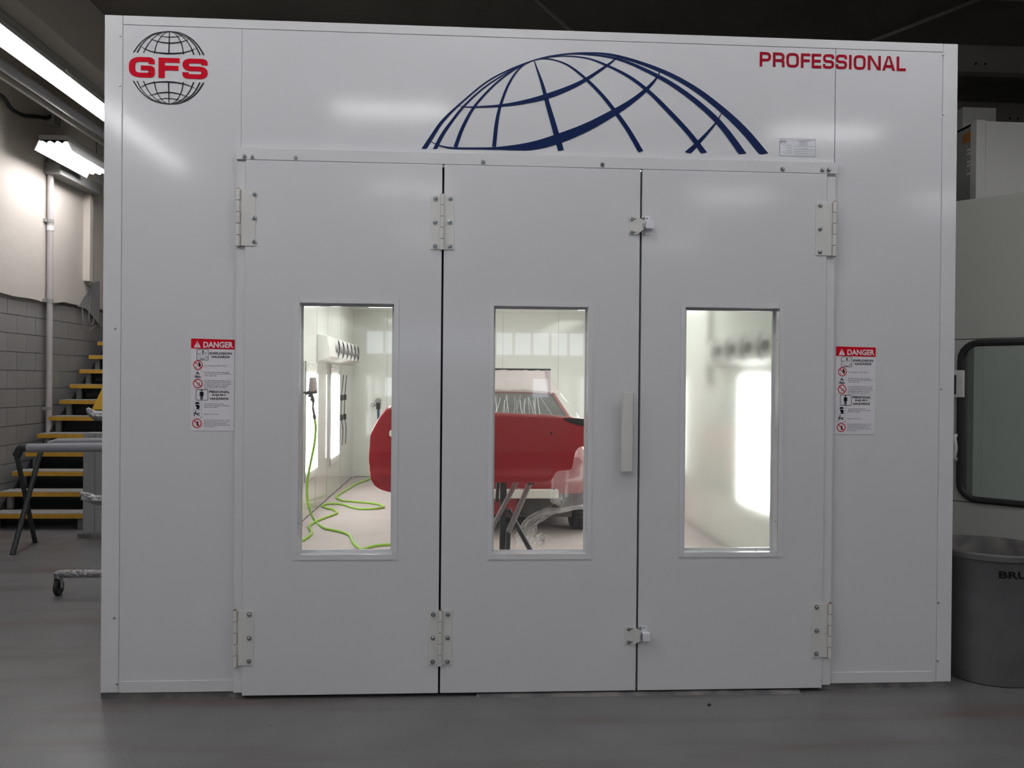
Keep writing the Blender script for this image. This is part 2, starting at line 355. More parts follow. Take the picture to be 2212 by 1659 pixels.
# pipe and rail along the soffit
bm = B(); tube(bm, [(-2.3, -8, 4.29), (-2.3, 12, 4.29)], 0.05, 14)
tag(obj('overhead_pipe', bm, 'dpipe', smooth=True), 'shiny grey pipe running under the soffit below the long strip light', 'pipe')
tag(obj('overhead_rail', bx(-2.40, -2.365, -8, 12, 4.22, 4.26), 'beam'), 'thin brown rail running just below the shiny overhead pipe', 'rail')
bm = B(); tube(bm, catmull([PX(px, py, XL+0.10) for px, py in ((-60, 190), (0, 205), (25, 235), (50, 249), (80, 252), (104, 254), (118, 240))], 6), 0.022, 8)
tag(obj('drooping_cable', bm, 'rubber', smooth=True), 'thick black cable drooping along the upper cream wall into the pipe head', 'cable')
# conduit on the left wall
t = thing('wall_conduit', 'vertical painted steel conduit clamped to the block and cream wall', 'pipe', (XL+0.085, 5.9, 0.9))
cy = PX(109, 700, XL+0.085).y; t.location.y = cy; cxp = XL+0.075
bm = B(); tube(bm, [(cxp, cy, 0.9), (cxp, cy, 4.36)], 0.034, 16); A(obj('tube', bm, 'pipe', smooth=True), t)
for py in (478, 650, 882):
    z = PX(109, py, cxp).z; bm = B(); lathe(bm, [(0.035, -0.02), (0.04, -0.02), (0.04, 0.02), (0.035, 0.02)], (cxp, cy, z), 16); box(bm, cxp-0.045, cxp-0.02, cy-0.075, cy+0.06, z-0.018, z+0.018)
    A(obj('clamp', bm, 'housing', smooth=True), t)
z = PX(109, 484, cxp).z; bm = B(); lathe(bm, [(0.036, -0.03), (0.0395, -0.03), (0.0395, 0.03), (0.036, 0.03)], (cxp, cy, z-0.05), 16); A(obj('coupling', bm, 'label', smooth=True, label='white coupling sleeve'), t)
z = PX(109, 262, cxp).z; A(obj('junction_head', bx(cxp-0.05, cxp+0.07, cy-0.08, cy+0.12, z-0.04, z+0.14), 'housing', bevel=0.01), t)
# hanging cables by the landing
t = thing('hanging_wires', 'grey wires looping down the wall at the head of the stairs', 'cable', (XL+0.12, 10.0, 2.0))
for pts in (((196, 615), (201, 630), (200, 660), (198, 690), (203, 702), (209, 690), (207, 665)), ((184, 662), (185, 690), (190, 712), (198, 716), (206, 708), (214, 704))):
    bm = B(); tube(bm, catmull([PX(px-6, py, XL+0.05) for px, py in pts], 6), 0.006, 6); A(obj('wire', bm, 'bracket', smooth=True), t)

# ------------------------------------------------------------------ staircase
ST = thing('open_staircase', 'open-riser staircase with grey treads and yellow nosings climbing along the block wall', 'stairs', (-2.3, 4.9, 0))
sx0, sx1 = -3.08, -1.96
rise, run, y0s = 0.1865, 0.262, 4.62
for k in range(14):
    z = 0.168+k*rise; y = y0s+k*run
    tr = A(obj('tread', bx(sx0, sx1, y+0.012, y+0.27, z-0.05, z), 'tread'), ST)
    n = obj('nosing', bx(sx0-0.003, sx1+0.003, y, y+0.012, z-0.052, z-0.008), 'yellow'); n.parent = tr
    A(obj('bracket', bx(sx0+0.05, sx0+0.105, y+0.06, y+0.10, z-0.1865 if k else 0, z-0.05), 'bracket'), ST)
    if k < 1: A(obj('bracket', bx(sx1-0.23, sx1-0.16, y+0.06, y+0.10, z-0.1865 if k else 0, z-0.05), 'bracket'), ST)
bm = B(); prism(bm, [(sx0+0.03, y0s+0.30, 0), (sx0+0.03, y0s+0.30+14*run, 14*rise-0.02), (sx0+0.03, y0s+0.34+14*run, 14*rise-0.02), (sx0+0.03, y0s+0.34, 0)], (sx1-sx0-0.06, 0, 0)); A(obj('dark_backing', bm, 'dark', label='black board added to darken the open risers'), ST)  # black sheet added so the gaps between the treads stay dark

bm = B(); prism(bm, [(sx0+0.02, y0s+0.12, 0), (sx0+0.02, y0s+0.12, 0.10), (sx0+0.02, y0s+0.12+14*run, 14*rise+0.06), (sx0+0.02, y0s+0.12+14*run, 0)], (0.02, 0, 0)); A(obj('dark_side_panel', bm, 'dark'), ST)  # black sheet at the wall side, added to darken the tread gaps
# grey post in front of the stairs
t = thing('steel_post', 'square grey steel post on a base plate beside the bottom stair', 'post', (-1.83, 4.2, 0))
A(obj('shaft', bx(-1.93, -1.62, 4.2, 4.34, 0.045, 1.02), 'post', bevel=0.006), t)
A(obj('groove', bx(-1.82, -1.812, 4.194, 4.202, 0.05, 1.0), 'bracket'), t)
A(obj('groove', bx(-1.712, -1.704, 4.194, 4.202, 0.05, 0.98), 'bracket'), t)
A(obj('base_plate', bx(-1.96, -1.55, 4.16, 4.38, 0, 0.045), 'base'), t)
t = thing('slim_upright', 'slim dark upright rising behind the padded bar of the trestle', 'post', (-1.75, 4.7, 0))
A(obj('upright', bx(-1.80, -1.68, 4.72, 4.78, 0, 1.19), 'bracket'), t)

# padded trestle
T = thing('padded_trestle', 'folding trestle with foam-wrapped top bar and crossed dark steel legs', 'trestle', (-1.9, 3.6, 0))
ya = 3.55
def q(px, py, y): return P(px, py, y)
zt = q(60, 965, ya).z
bm = B(); tube(bm, [q(60, 968, ya), q(130, 967, ya), q(232, 966, ya)], [0.040, 0.041, 0.042], 14); A(obj('padded_bar', bm, 'foam', smooth=True), T)
bm = B(); tube(bm, [q(105, 958, ya+0.3), q(125, 954, ya+0.3), q(250, 953, ya+0.3)], [0.022, 0.03, 0.03], 12); A(obj('padded_bar', bm, 'foam', smooth=True), T)
bm = B(); tube(bm, catmull([q(62, 967, ya), q(45, 969, ya), q(36, 985, ya)], 5), 0.036, 12); A(obj('elbow', bm, 'dsteel', smooth=True), T)
la, lb = PZ(76, 1172), PZ(27, 1198)
bm = B(); tube(bm, [q(36, 984, ya), q(42, 1010, ya), la], 0.021, 10); A(obj('leg', bm, 'dsteel', smooth=True), T)
bm = B(); tube(bm, [q(88, 975, ya+0.28), lb], 0.023, 10); A(obj('leg', bm, 'dsteel', smooth=True), T)
for a, b_ in ((q(36, 984, ya), la), (q(88, 975, ya+0.28), lb)):
    off = Vector((1.35, 0.0, 0)); bm = B(); tube(bm, [a+off, b_+off], 0.022, 10); A(obj('leg', bm, 'dsteel', smooth=True), T)

# foil wrapped rolling rack, mostly behind the booth corner
K = thing('foil_wrapped_rack', 'rolling paint rack wrapped in crumpled foil standing beside the booth corner', 'rack', (-0.85, 2.0, 0))
yk = 2.0
p0, p1 = q(124, 1240, yk), q(232, 1239, yk)
p1 = Vector((-0.22, yk, p1.z))
bm = B(); tube(bm, [p0, p0+Vector((0.06, 0, 0.002)), (p0+p1)/2, p1], [0.026, 0.030, 0.028, 0.029], 10); A(obj('foot_bar', bm, 'foil', smooth=True), K)
bm = B(); tube(bm, [(-0.27, yk, p1.z), (-0.27, yk, 1.35)], 0.028, 10); A(obj('mast', bm, 'foil', smooth=True), K)
bm = B(); tube(bm, [(-0.27, yk-0.55, p1.z), (-0.27, yk+0.55, p1.z)], 0.028, 10); A(obj('foot_bar', bm, 'foil', smooth=True), K)
for (cx_, cyy) in ((p0.x+0.008, yk), (-0.27, yk-0.5), (-0.27, yk+0.5)):
    bm = B(); lathe(bm, [(0.012, -0.014), (0.052, -0.016), (0.058, -0.01), (0.058, 0.01), (0.052, 0.016), (0.012, 0.014)], (cx_, cyy, 0.058), 20, 'x')
    c = A(obj('caster', bm, 'rubber', smooth=True), K)
    bm = B(); box(bm, cx_-0.024, cx_-0.019, cyy-0.02, cyy+0.02, 0.05, 0.135); box(bm, cx_+0.019, cx_+0.024, cyy-0.02, cyy+0.02, 0.05, 0.135); box(bm, cx_-0.024, cx_+0.024, cyy-0.02, cyy+0.02, 0.13, 0.14)
    f_ = obj('fork', bm, 'steel', c)
    bm = B(); tube(bm, [(cx_, cyy, 0.138), (cx_, cyy, p1.z+0.012)], 0.032, 10); A(obj('foil_collar', bm, 'foil', smooth=True), K)
for pts, rr in ((((174, 1066), (190, 1072), (205, 1080), (232, 1082)), (0.014, 0.028, 0.036, 0.04)), (((188, 882), (195, 890), (206, 898), (232, 900)), (0.012, 0.026, 0.036, 0.04))):
    bm = B(); tube(bm, [q(px, py, yk) if i < 3 else Vector((-0.27, yk, q(px, py, yk).z)) for i, (px, py) in enumerate(pts)], list(rr), 9); A(obj('wrapped_arm', bm, 'foil', smooth=True), K)
bm = B(); tube(bm, [q(176, 1076, yk-0.02), q(190, 1080, yk-0.02)], 0.014, 8); A(obj('clamp_knob', bm, 'foil', smooth=True), K)
a = q(198, 885, yk+0.25); b_ = q(217, 850, yk+0.25)
bm = B(); prism(bm, [(a.x, yk+0.25, a.z), (a.x+0.35, yk+0.25, a.z), (a.x+0.21, yk+0.25, a.z+0.30), (a.x+0.14, yk+0.25, a.z+0.30)], (0, 0.02, 0))
tag(obj('yellow_board', bm, 'cone'), 'yellow tapered board edge peeping out above the foil-wrapped arm', 'board')

# ------------------------------------------------------------------ the booth
BW, BH, BD = 4.27, 3.317, 9.36
BO = thing('paint_booth', 'big white enamelled paint spray booth with three windowed doors and a blue globe logo', 'paint booth', (BW/2, 0, 0))
def X_(px, py, y=0.0): return P(px, py, y).x
def Z_(px, py, y=0.0): return P(px, py, y).z
def pt(name, bm, m, **k): return A(obj(name, bm, m, **k), BO)
YD = -0.03        # front face of the door leaves
xsl, xsr = X_(522, 200), X_(1803, 250)        # panel seams of the header
xjl, xjr = X_(511, 900), X_(1795, 900)        # outer edges of the jambs
ztt = Z_(365, 56, -0.003); zhb = Z_(1150, 338)     # header bottom edge
zb = 0.033
e = 0.0015
# corner trims, top trim, panels
pt('corner_trim', bx(0, 0.085, -0.004, 0.09, zb, BH), 'trim', bevel=0.003)
pt('corner_trim', bx(BW-0.078, BW, -0.004, 0.09, zb, BH), 'trim', bevel=0.003)
pt('top_trim', bx(0.085+e, BW-0.078-e, -0.003, 0.09, ztt, BH), 'trim', bevel=0.002)
pt('wall_panel', bx(0.085+e, xjl-e, 0, 0.06, zb, zhb), 'booth')
pt('wall_panel', bx(0.085+e, xsl-e, 0, 0.06, zhb, ztt-e), 'booth')
pt('wall_panel', bx(xjr+e, BW-0.078-e, 0, 0.06, zb, zhb), 'booth')
pt('wall_panel', bx(xsr+0.004, BW-0.078-e, 0, 0.06, zhb, ztt-e), 'booth')
pt('header_panel', bx(xsl, xsr, 0, 0.06, zhb, ztt-e), 'booth', label='long header panel carrying the blue globe')
zfl = Z_(1150, 359.3, YD)
pt('header_flange', bx(xjl-0.002, xsr+0.004, YD-0.0012, 0.0, zfl, zhb), 'trim', bevel=0.001)
zd1 = zfl-0.0015; zd0 = 0.02
# jambs
xa0, xa1 = X_(527, 900, YD), X_(951, 900, YD); xb0, xb1 = X_(955.5, 900, YD), X_(1378.5, 900, YD); xc0, xc1 = X_(1383, 900, YD), X_(1781, 900, YD)
pt('door_jamb', bx(xjl, xa0+0.03, -0.022, 0.05, zb, zfl), 'trim')
pt('door_jamb', bx(xc1-0.03, xjr, -0.022, 0.05, zb, zfl), 'trim')
for zz in (Z_(520, 349),):
    pt('jamb_joint', bx(xjl, xa0, -0.0228, -0.022, zz-0.002, zz), 'seam'); pt('jamb_joint', bx(xc1, xjr, -0.0228, -0.022, zz-0.008, zz-0.006), 'seam')
# skirting flash at the feet of the side panels, base channels
for x0, x1 in ((0.10, xjl-0.005), (xjr+0.004, BW-0.10)):
    pt('bottom_flashing', bx(x0, x1, -0.005, 0, zb, zb+0.055), 'trim', bevel=0.001)
pt('base_channel', bx(0.0, xa0, 0.004, 0.06, 0, zb), 'base'); pt('base_channel', bx(xc1, BW, 0.004, 0.06, 0, zb), 'base')
# dark gaps behind the door joints
pt('leak_blocker', bx(xa0-0.005, xc1+0.005, 0.023, 0.06, 0.004, 0.06), 'seam')  # this bar is added to block booth light leaking under the doors
for x in ((xa1+xb0)/2, (xb1+xc0)/2): pt('door_seal', bx(x-0.02, x+0.02, 0.024, 0.05, zd0, zd1), 'seam')

def bolt(x, z, y, parent, r=0.0115, lab=None):
    bm = B(); lathe(bm, [(r, 0.0), (r, 0.003), (r*0.62, 0.0035)], (x, y, z), 14, 'y'); lathe(bm, [(r*0.62, 0.003), (r*0.62, 0.009), (r*0.4, 0.011), (0.0005, 0.011)], (x, y, z), 6, 'y')
    o = obj('bolt', bm, 'steel'); attach(o, BO) if parent is BO else setattr(o, 'parent', parent); return o
for px, py in ((528, 338), (545, 339), (639, 341), (1043, 350), (1301, 356), (1690, 365), (1776, 367), (1790, 367)):
    p = P(px, py, YD-0.0012); bolt(p.x, p.z, YD-0.0012, BO)
for px, py in ((260, 78), (259, 185), (249, 710), (247, 1335), (253, 1478), (2038, 119), (2038, 247), (2033, 841), (2027, 1302), (2025, 1428)):
    p = P(px, py, -0.004); bm = B(); lathe(bm, [(0.006, 0), (0.005, 0.003), (0.0005, 0.004)], (p.x, -0.004, p.z), 10, 'y'); pt('rivet', bm, 'steel')

# hinges: barrel with knuckles + leaf plate(s), bolts are siblings below the same door
def hinge(door, xb, z0, z1, plates, yb):
    pm = B()
    for x0, x1 in plates: box(pm, x0, x1, YD-0.004, YD, z0, z1)
    obj('hinge_plate', pm, 'cream', door, bevel=0.001)
    n = 5; hgt = (z1-z0+0.008)/n; bm = B()
    for k in range(n):
        a = z0-0.004+k*hgt; lathe(bm, [(0.002, a+0.0015), (0.0105, a+0.0015), (0.0105, a+hgt-0.0015), (0.002, a+hgt-0.0015)], (xb, yb, 0), 14)
    obj('hinge_barrel', bm, 'cream', door, smooth=True)
    bm = B(); lathe(bm, [(0.0075, z0-0.004), (0.0075, z1+0.006), (0.001, z1+0.006)], (xb, yb, 0), 10); obj('hinge_pin', bm, 'rust', door, smooth=True)
def knuckle_slots(door, xa, xb_, z0, z1):
    n = 5; hgt = (z1-z0)/n; bm = B()
    for k in (0, 2, 4):
        box(bm, xa-0.0008, xa+0.0008, YD-0.0046, YD-0.0038, z0+k*hgt, z0+(k+1)*hgt)
    obj('hinge_slot', bm, 'rust', door)

def door(x0, x1, gl, fr, gm, lab):
    """gl: glass opening px box, fr: frame outer px box"""
    g0, g1 = P(gl[0], gl[3], 0.045), P(gl[2], gl[1], 0.045)
    f0, f1 = P(fr[0], fr[3], YD-0.004), P(fr[2], fr[1], YD-0.004)
    fo = (f0.x, f1.x, f0.z, f1.z); w_ = 0.024
    fi = (fo[0]+w_, fo[1]-w_, fo[2]+w_, fo[3]-w_)
    bm = B(); ringbox(bm, (x0, x1, zd0, zd1), (fi[0]-0.004, fi[1]+0.004, fi[2]-0.004, fi[3]+0.004), YD, 0.022)
    d = pt('door', bm, 'booth', bevel=0.0015, label=lab)
    d2 = d
    gi = (g0.x, g1.x, g0.z, g1.z)
    gi = (max(gi[0], fi[0]+0.006), min(gi[1], fi[1]-0.006), max(gi[2], fi[2]+0.006), min(gi[3], fi[3]-0.006))
    def dp(name, bm, m, **k):
        o = obj(name, bm, m, **k); o.parent = d2; return o
    bm = B()      # angle frame: top and bottom rails run between the stiles
    zz0, zz1 = fo[2], fo[3]
    for a in ((fo[0], fi[0], zz0, zz1), (fi[1], fo[1], zz0, zz1)): dp('window_stile', bx(a[0], a[1], YD-0.004, YD, a[2], a[3]), 'trim')
    for a in ((fo[2], fi[2]), (fi[3], fo[3])): dp('window_rail', bx(fi[0]+0.0008, fi[1]-0.0008, YD-0.004, YD, a[0], a[1]), 'trim')
    bm = B(); ringbox(bm, (fi[0]-0.003, fi[1]+0.003, fi[2]-0.003, fi[3]+0.003), fi, YD-0.003, 0.043); dp('window_reveal', bm, 'trim')
    bm = B(); ringbox(bm, (fi[0]-0.001, fi[1]+0.001, fi[2]-0.001, fi[3]+0.001), gi, 0.036, 0.050); dp('glazing_stop', bm, 'trim')
    dp('window_pane', bx(gi[0]-0.008, gi[1]+0.008, 0.052, 0.056, gi[2]-0.008, gi[3]+0.008), gm)
    for zf in (0.12, 0.5, 0.87):
        for xx, s in ((fi[0], 1), (fi[1], -1)):
            bm = B(); lathe(bm, [(0.0005, 0.0), (0.004, 0.0), (0.0035, 0.0025), (0.0005, 0.003)], (0, 0, 0), 8, 'x')
            for v in bm.verts: v.co = Vector((xx+s*v.co.x, 0.002+v.co.y, fi[2]+(fi[3]-fi[2])*zf+v.co.z))
            dp('rivet', bm, 'steel')
    for xf in (0.2, 0.8):
        bm = B(); lathe(bm, [(0.004, 0.0), (0.0035, 0.0025), (0.0005, 0.003)], (fi[0]+(fi[1]-fi[0])*xf, 0.0, fi[2]), 8); dp('rivet', bm, 'steel')
    return d2
D1 = door(xa0, xa1, (647, 664, 848, 1187), (632, 646, 862, 1210), 'glass', 'left door leaf with the clearest window')
D2 = door(xb0, xb1, (1066, 670, 1264, 1188), (1052, 653, 1282, 1209), 'glass', 'middle door leaf with the box handle')
D3 = door(xc0, xc1, (1477, 673, 1668, 1183), (1466, 656, 1695, 1204), 'haze', 'right door leaf with the hazy window')
yp = YD-0.004
for (py0, py1) in ((410, 531), (1319, 1438)):      # left hinges
    z1, z0 = Z_(530, py0, yp), Z_(530, py1, yp); pb = X_(515 if py0 < 1000 else 508, py0, yp); pe = X_(552 if py0 < 1000 else 548, py0, yp)
    hinge(D1, pb, z0, z1, [(pb, pe)], YD-0.007); knuckle_slots(D1, pb+0.0115, 0, z0, z1)
    for f in (0.08, 0.5, 0.93): bolt(X_(546 if py0 < 1000 else 542, 900, yp), z0+(z1-z0)*f, yp, D1)
for (py0, py1) in ((421, 539), (1319, 1436)):      # middle hinges
    xm = X_(957 if py0 < 1000 else 952, py0, yp)-0.002; z1, z0 = Z_(957, py0, yp), Z_(957, py1, yp)
    hinge(D2, xm, z0, z1, [(xm-0.058, xm-0.008), (xm+0.008, xm+0.058)], YD-0.011)
    for f in (0.06, 0.5, 0.93):
        bolt(xm-0.035, z0+(z1-z0)*f, yp, D2); bolt(xm+0.037, z0+(z1-z0)*f, yp, D2)
for (py0, py1) in ((437, 552), (1304, 1420)):      # right hinges
    z1, z0 = Z_(1780, py0, yp), Z_(1780, py1, yp); pb = X_(1803 if py0 < 1000 else 1793, py0, yp); pe = X_(1763 if py0 < 1000 else 1755, py0, yp)
    hinge(D3, pb, z0, z1, [(pe, pb)], YD-0.007); knuckle_slots(D3, pb-0.0115, 0, z0, z1)
    for f in (0.07, 0.5, 0.94): bolt(pe+0.022, z0+(z1-z0)*f, yp, D3)
# latches
for (px, py) in ((1384, 488), (1377, 1373)):
    c = P(px, py, yp); bm = B()
    prism(bm, [(c.x-0.062, YD, c.z-0.044), (c.x-0.008, YD, c.z-0.044), (c.x-0.008, YD, c.z+0.044), (c.x-0.062, YD, c.z+0.044)], (0, -0.004, 0))
    prism(bm, [(c.x-0.018, YD-0.004, c.z-0.044), (c.x+0.008, YD-0.028, c.z-0.022), (c.x+0.008, YD-0.028, c.z+0.026), (c.x-0.018, YD-0.004, c.z+0.044)], (0.003, 0.003, 0))
    o = obj('latch_strike', bm, 'cream', D2)
    bm = B(); box(bm, c.x+0.006, c.x+0.048, YD-0.003, YD, c.z-0.045, c.z+0.05); box(bm, c.x+0.020, c.x+0.058, YD-0.042, YD-0.003, c.z-0.018, c.z+0.020)
    obj('latch_body', bm, 'latch', D3, bevel=0.003)
    obj('latch_tongue', bx(c.x+0.004, c.x+0.020, YD-0.026, YD-0.012, c.z-0.010, c.z+0.008), 'steel', D3)
    bm = B(); lathe(bm, [(0.0095, 0), (0.0095, 0.006), (0.0005, 0.008)], (c.x-0.045, yp, c.z+0.034), 12, 'y'); obj('screw', bm, 'steel', D2)
    bm = B(); lathe(bm, [(0.0095, 0), (0.0095, 0.006), (0.0005, 0.008)], (c.x-0.045, yp, c.z-0.032), 12, 'y'); obj('screw', bm, 'steel', D2)
    bm = B(); lathe(bm, [(0.008, 0), (0.008, 0.005), (0.0005, 0.007)], (c.x+0.014, YD-0.003, c.z+0.038), 12, 'y'); obj('screw', bm, 'steel', D3)
    if py < 1000:
        bm = B(); lathe(bm, [(0.008, 0), (0.008, 0.005), (0.0005, 0.007)], (c.x+0.014, YD-0.003, c.z-0.036), 12, 'y'); obj('screw', bm, 'steel', D3)
    bm = B(); box(bm, c.x+0.028, c.x+0.037, YD-0.0034, YD-0.003, c.z+0.036, c.z+0.040); box(bm, c.x-0.038, c.x-0.024, yp-0.0004, yp, c.z+0.032, c.z+0.036); box(bm, c.x-0.038, c.x-0.024, yp-0.0004, yp, c.z-0.034, c.z-0.030)
    obj('screw_slot', bm, 'seam', D3)
# box handle
h0, h1 = P(1342, 1019, YD-0.045), P(1369, 848, YD-0.045)
bm = B()
prism(bm, [(h0.x, YD-0.03, h0.z), (h0.x+0.008, YD-0.045, h0.z), (h1.x-0.004, YD-0.045, h0.z), (h1.x, YD-0.038, h0.z), (h1.x, YD, h0.z), (h1.x-0.012, YD, h0.z), (h1.x-0.012, YD-0.03, h0.z)], (0, 0, h1.z-h0.z))
obj('door_handle', bm, 'cream', D2, bevel=0.002, label='cream channel pull handle')
# threshold plate and ramp lip
a, b_ = PZ(1030, 1511), PZ(1732, 1500)
bm = B(); prism(bm, [(a.x, 0.02, 0), (a.x, -0.05, 0), (a.x, -0.02, 0.011), (a.x, 0.02, 0.012)], (b_.x-a.x, 0, 0))
tag(obj('threshold_plate', bm, 'base'), 'thin dark metal ramp plate on the floor under the booth doors', 'plate')

IX0, IX1 = 0.010, 4.262
# booth shell
pt('side_wall', bx(-0.02, IX0, 0.09, BD, 0, BH-0.01), 'inner', label='left side wall of the booth, glossy inside')
pt('side_wall', bx(IX1, IX1+0.02, 0.09, BD, 0, BH-0.01), 'inner', label='right side wall of the booth, glossy inside')
pt('rear_wall', bx(IX0, IX1, BD-0.045, BD, 0, BH-0.01), 'inner')
pt('roof', bx(IX0, IX1, 0.06, BD-0.045, 2.66, 2.74), 'inner')
pt('roof_cap', bx(0.002, BW-0.002, 0.09, BD, BH-0.01, BH), 'booth')
pt('booth_floor', bx(IX0, IX1, 0.061, BD-0.045, 0.0, 0.003), 'floorb')
for y in (1.2, 2.2, 4.3, 5.93, 6.75, 7.95):      # panel joints of the side walls
    pt('panel_joint', bx(IX0, IX0+0.0015, y-0.003, y+0.003, 0, 2.66), 'unitside'); pt('panel_joint', bx(IX1-0.0015, IX1, y-0.003, y+0.003, 0, 2.66), 'unitside')
pt('wall_rib', bx(IX1-0.06, IX1, 4.12, 4.26, 1.55, 2.66), 'unit')
for x in (0.55, 1.15, 2.4, 3.3): pt('panel_joint', bx(x-0.003, x+0.003, BD-0.0465, BD-0.045, 0, 2.66), 'door2')
bm = B(); prism(bm, [(IX0, 0.5, 0.003), (IX0+0.01, 0.5, 0.003), (IX0, 0.5, 0.014)], (0, BD-0.6, 0)); pt('floor_caulk', bm, 'base')
bm = B(); prism(bm, [(IX1, 0.5, 0.003), (IX1-0.015, 0.5, 0.003), (IX1, 0.5, 0.018)], (0, BD-0.6, 0)); pt('floor_caulk', bm, 'base')
pt('floor_caulk', bx(0.04, 2.2, BD-0.052, BD-0.045, 0.003, 0.012), 'base')
# logos and lettering on the front
def ribbon(bm, pts, tr, n=8, mi=0):      # pts: (x, y, width) in some plane unit, tr maps (x,y)->3D
    s = catmull([Vector(p) for p in pts], n); L = []
    for i, p in enumerate(s):
        d = s[min(i+1, len(s)-1)]-s[max(i-1, 0)]; nn = Vector((-d.y, d.x)).normalized(); h = max(p.z, 0.8)/2
        L.append((bm.verts.new(tr(p.x+nn.x*h, p.y+nn.y*h)), bm.verts.new(tr(p.x-nn.x*h, p.y-nn.y*h))))
    for a, b2 in zip(L, L[1:]): bm.faces.new((a[0], b2[0], b2[1], a[1])).material_index = mi
def decal(name, bm, m, parent=BO, label=None):
    me = bpy.data.meshes.new(name); bm.to_mesh(me); bm.free()
    for p in me.polygons:
        pass
    o = link(name, me, m)
    if label: o['label'] = label
    return attach(o, parent)
YV = -0.0016
bm = B(); gk = [0]
def tg(x, y):
    y = min(y, 621+(x-140)*0.0164); p = P(860+x/2.572, 80+y/2.572, YV); return (p.x, YV-0.00012*gk[0], p.z)
bigg = [
 [(140, 628, 26), (190, 550, 22), (245, 470, 18), (335, 380, 11), (480, 258, 9), (600, 190, 8), (750, 130, 6), (880, 100, 6), (1050, 88, 8), (1220, 106, 14), (1455, 184, 22), (1640, 282, 28), (1800, 404, 34), (1930, 528, 40), (2040, 660, 44)],
 [(202, 628, 22), (245, 545, 20), (290, 480, 17), (365, 385, 12), (480, 280, 9), (620, 190, 7), (750, 130, 4)],
 [(318, 612, 22), (360, 500, 19), (425, 385, 14), (530, 270, 11), (640, 185, 8), (750, 130, 4)],
 [(533, 610, 22), (547, 480, 20), (567, 385, 16), (610, 270, 13), (660, 190, 9), (715, 145, 5), (755, 130, 3)],
 [(755, 130, 5), (800, 260, 17), (830, 370, 25), (868, 500, 30), (905, 632, 33)],
 [(752, 131, 3), (800, 121, 4), (870, 128, 7), (950, 160, 10), (1040, 230, 15), (1130, 320, 19), (1210, 420, 22), (1280, 520, 25), (1350, 640, 28)],
 [(800, 119, 3), (920, 106, 5), (1050, 118, 8), (1170, 162, 12), (1290, 225, 17), (1400, 310, 21), (1520, 430, 25), (1620, 540, 27), (1704, 650, 31)],
 [(850, 108, 3), (1000, 94, 6), (1220, 122, 12), (1440, 216, 21), (1600, 316, 26), (1740, 432, 30), (1830, 533, 34), (1920, 658, 38)],
 [(335, 385, 2), (420, 389, 8), (567, 381, 14), (700, 361, 22), (830, 328, 30), (950, 283, 26), (1045, 235, 20), (1160, 158, 13), (1225, 108, 7)],
 [(180, 580, 2), (230, 603, 7), (300, 617, 11), (430, 619, 11), (560, 618, 17), (730, 607, 44), (880, 568, 54), (1050, 500, 47), (1210, 413, 36), (1300, 355, 27), (1380, 290, 20), (1440, 222, 10), (1455, 184, 4)],
 [(1800, 415, 3), (1770, 470, 9), (1720, 530, 15), (1660, 595, 23), (1603, 650, 32)]]
for c in bigg: gk[0] += 1; ribbon(bm, c, tg)
decal('globe_emblem', bm, 'navy', label='big dark blue half globe of curved lines')
gc = P(200+686/4.147, 20+524/4.147, YV)      # centre of the round logo
def tsm(x, y): p = P(200+x/4.147, 20+y/4.147, YV); return (p.x, YV-0.00008*gk[0], p.z)
def tsf(x, y): p = tsm(x, y); return (p[0], p[1], 2*gc.z-p[2])
top = [
 [(366, 387, 11), (430, 300, 9), (520, 232, 8), (600, 206, 6), (690, 198, 5), (790, 213, 7), (880, 262, 11), (945, 327, 12), (997, 410, 13)],
 [(400, 388, 10), (440, 318, 8), (500, 257, 6), (570, 221, 5), (690, 200, 3)], [(456, 391, 9), (500, 310, 8), (560, 245, 6), (620, 212, 4), (690, 200, 3)],
 [(552, 394, 9), (575, 310, 8), (610, 250, 6), (650, 213, 4), (690, 200, 3)], [(683, 398, 12), (686, 300, 10), (689, 198, 6)],
 [(815, 404, 10), (800, 320, 9), (765, 250, 7), (728, 213, 4), (690, 200, 3)], [(908, 407, 12), (875, 330, 9), (825, 262, 7), (760, 219, 5), (690, 200, 3)],
 [(964, 410, 12), (920, 327, 10), (860, 264, 8), (780, 221, 5), (690, 200, 3)],
 [(570, 225, 2), (630, 243, 5), (690, 249, 6), (760, 244, 5), (815, 233, 2)], [(500, 257, 2), (590, 290, 8), (690, 303, 11), (790, 293, 8), (875, 265, 2)],
 [(415, 320, 2), (480, 360, 7), (560, 385, 9), (690, 397, 13), (810, 389, 10), (890, 366, 6), (947, 342, 2)]]
bm = B()
gk[0] = 0
for c in top: gk[0] += 1; ribbon(bm, c, tsm); ribbon(bm, c, tsf)
decal('globe_emblem', bm, 'black', label='small black globe split above and below the red letters')
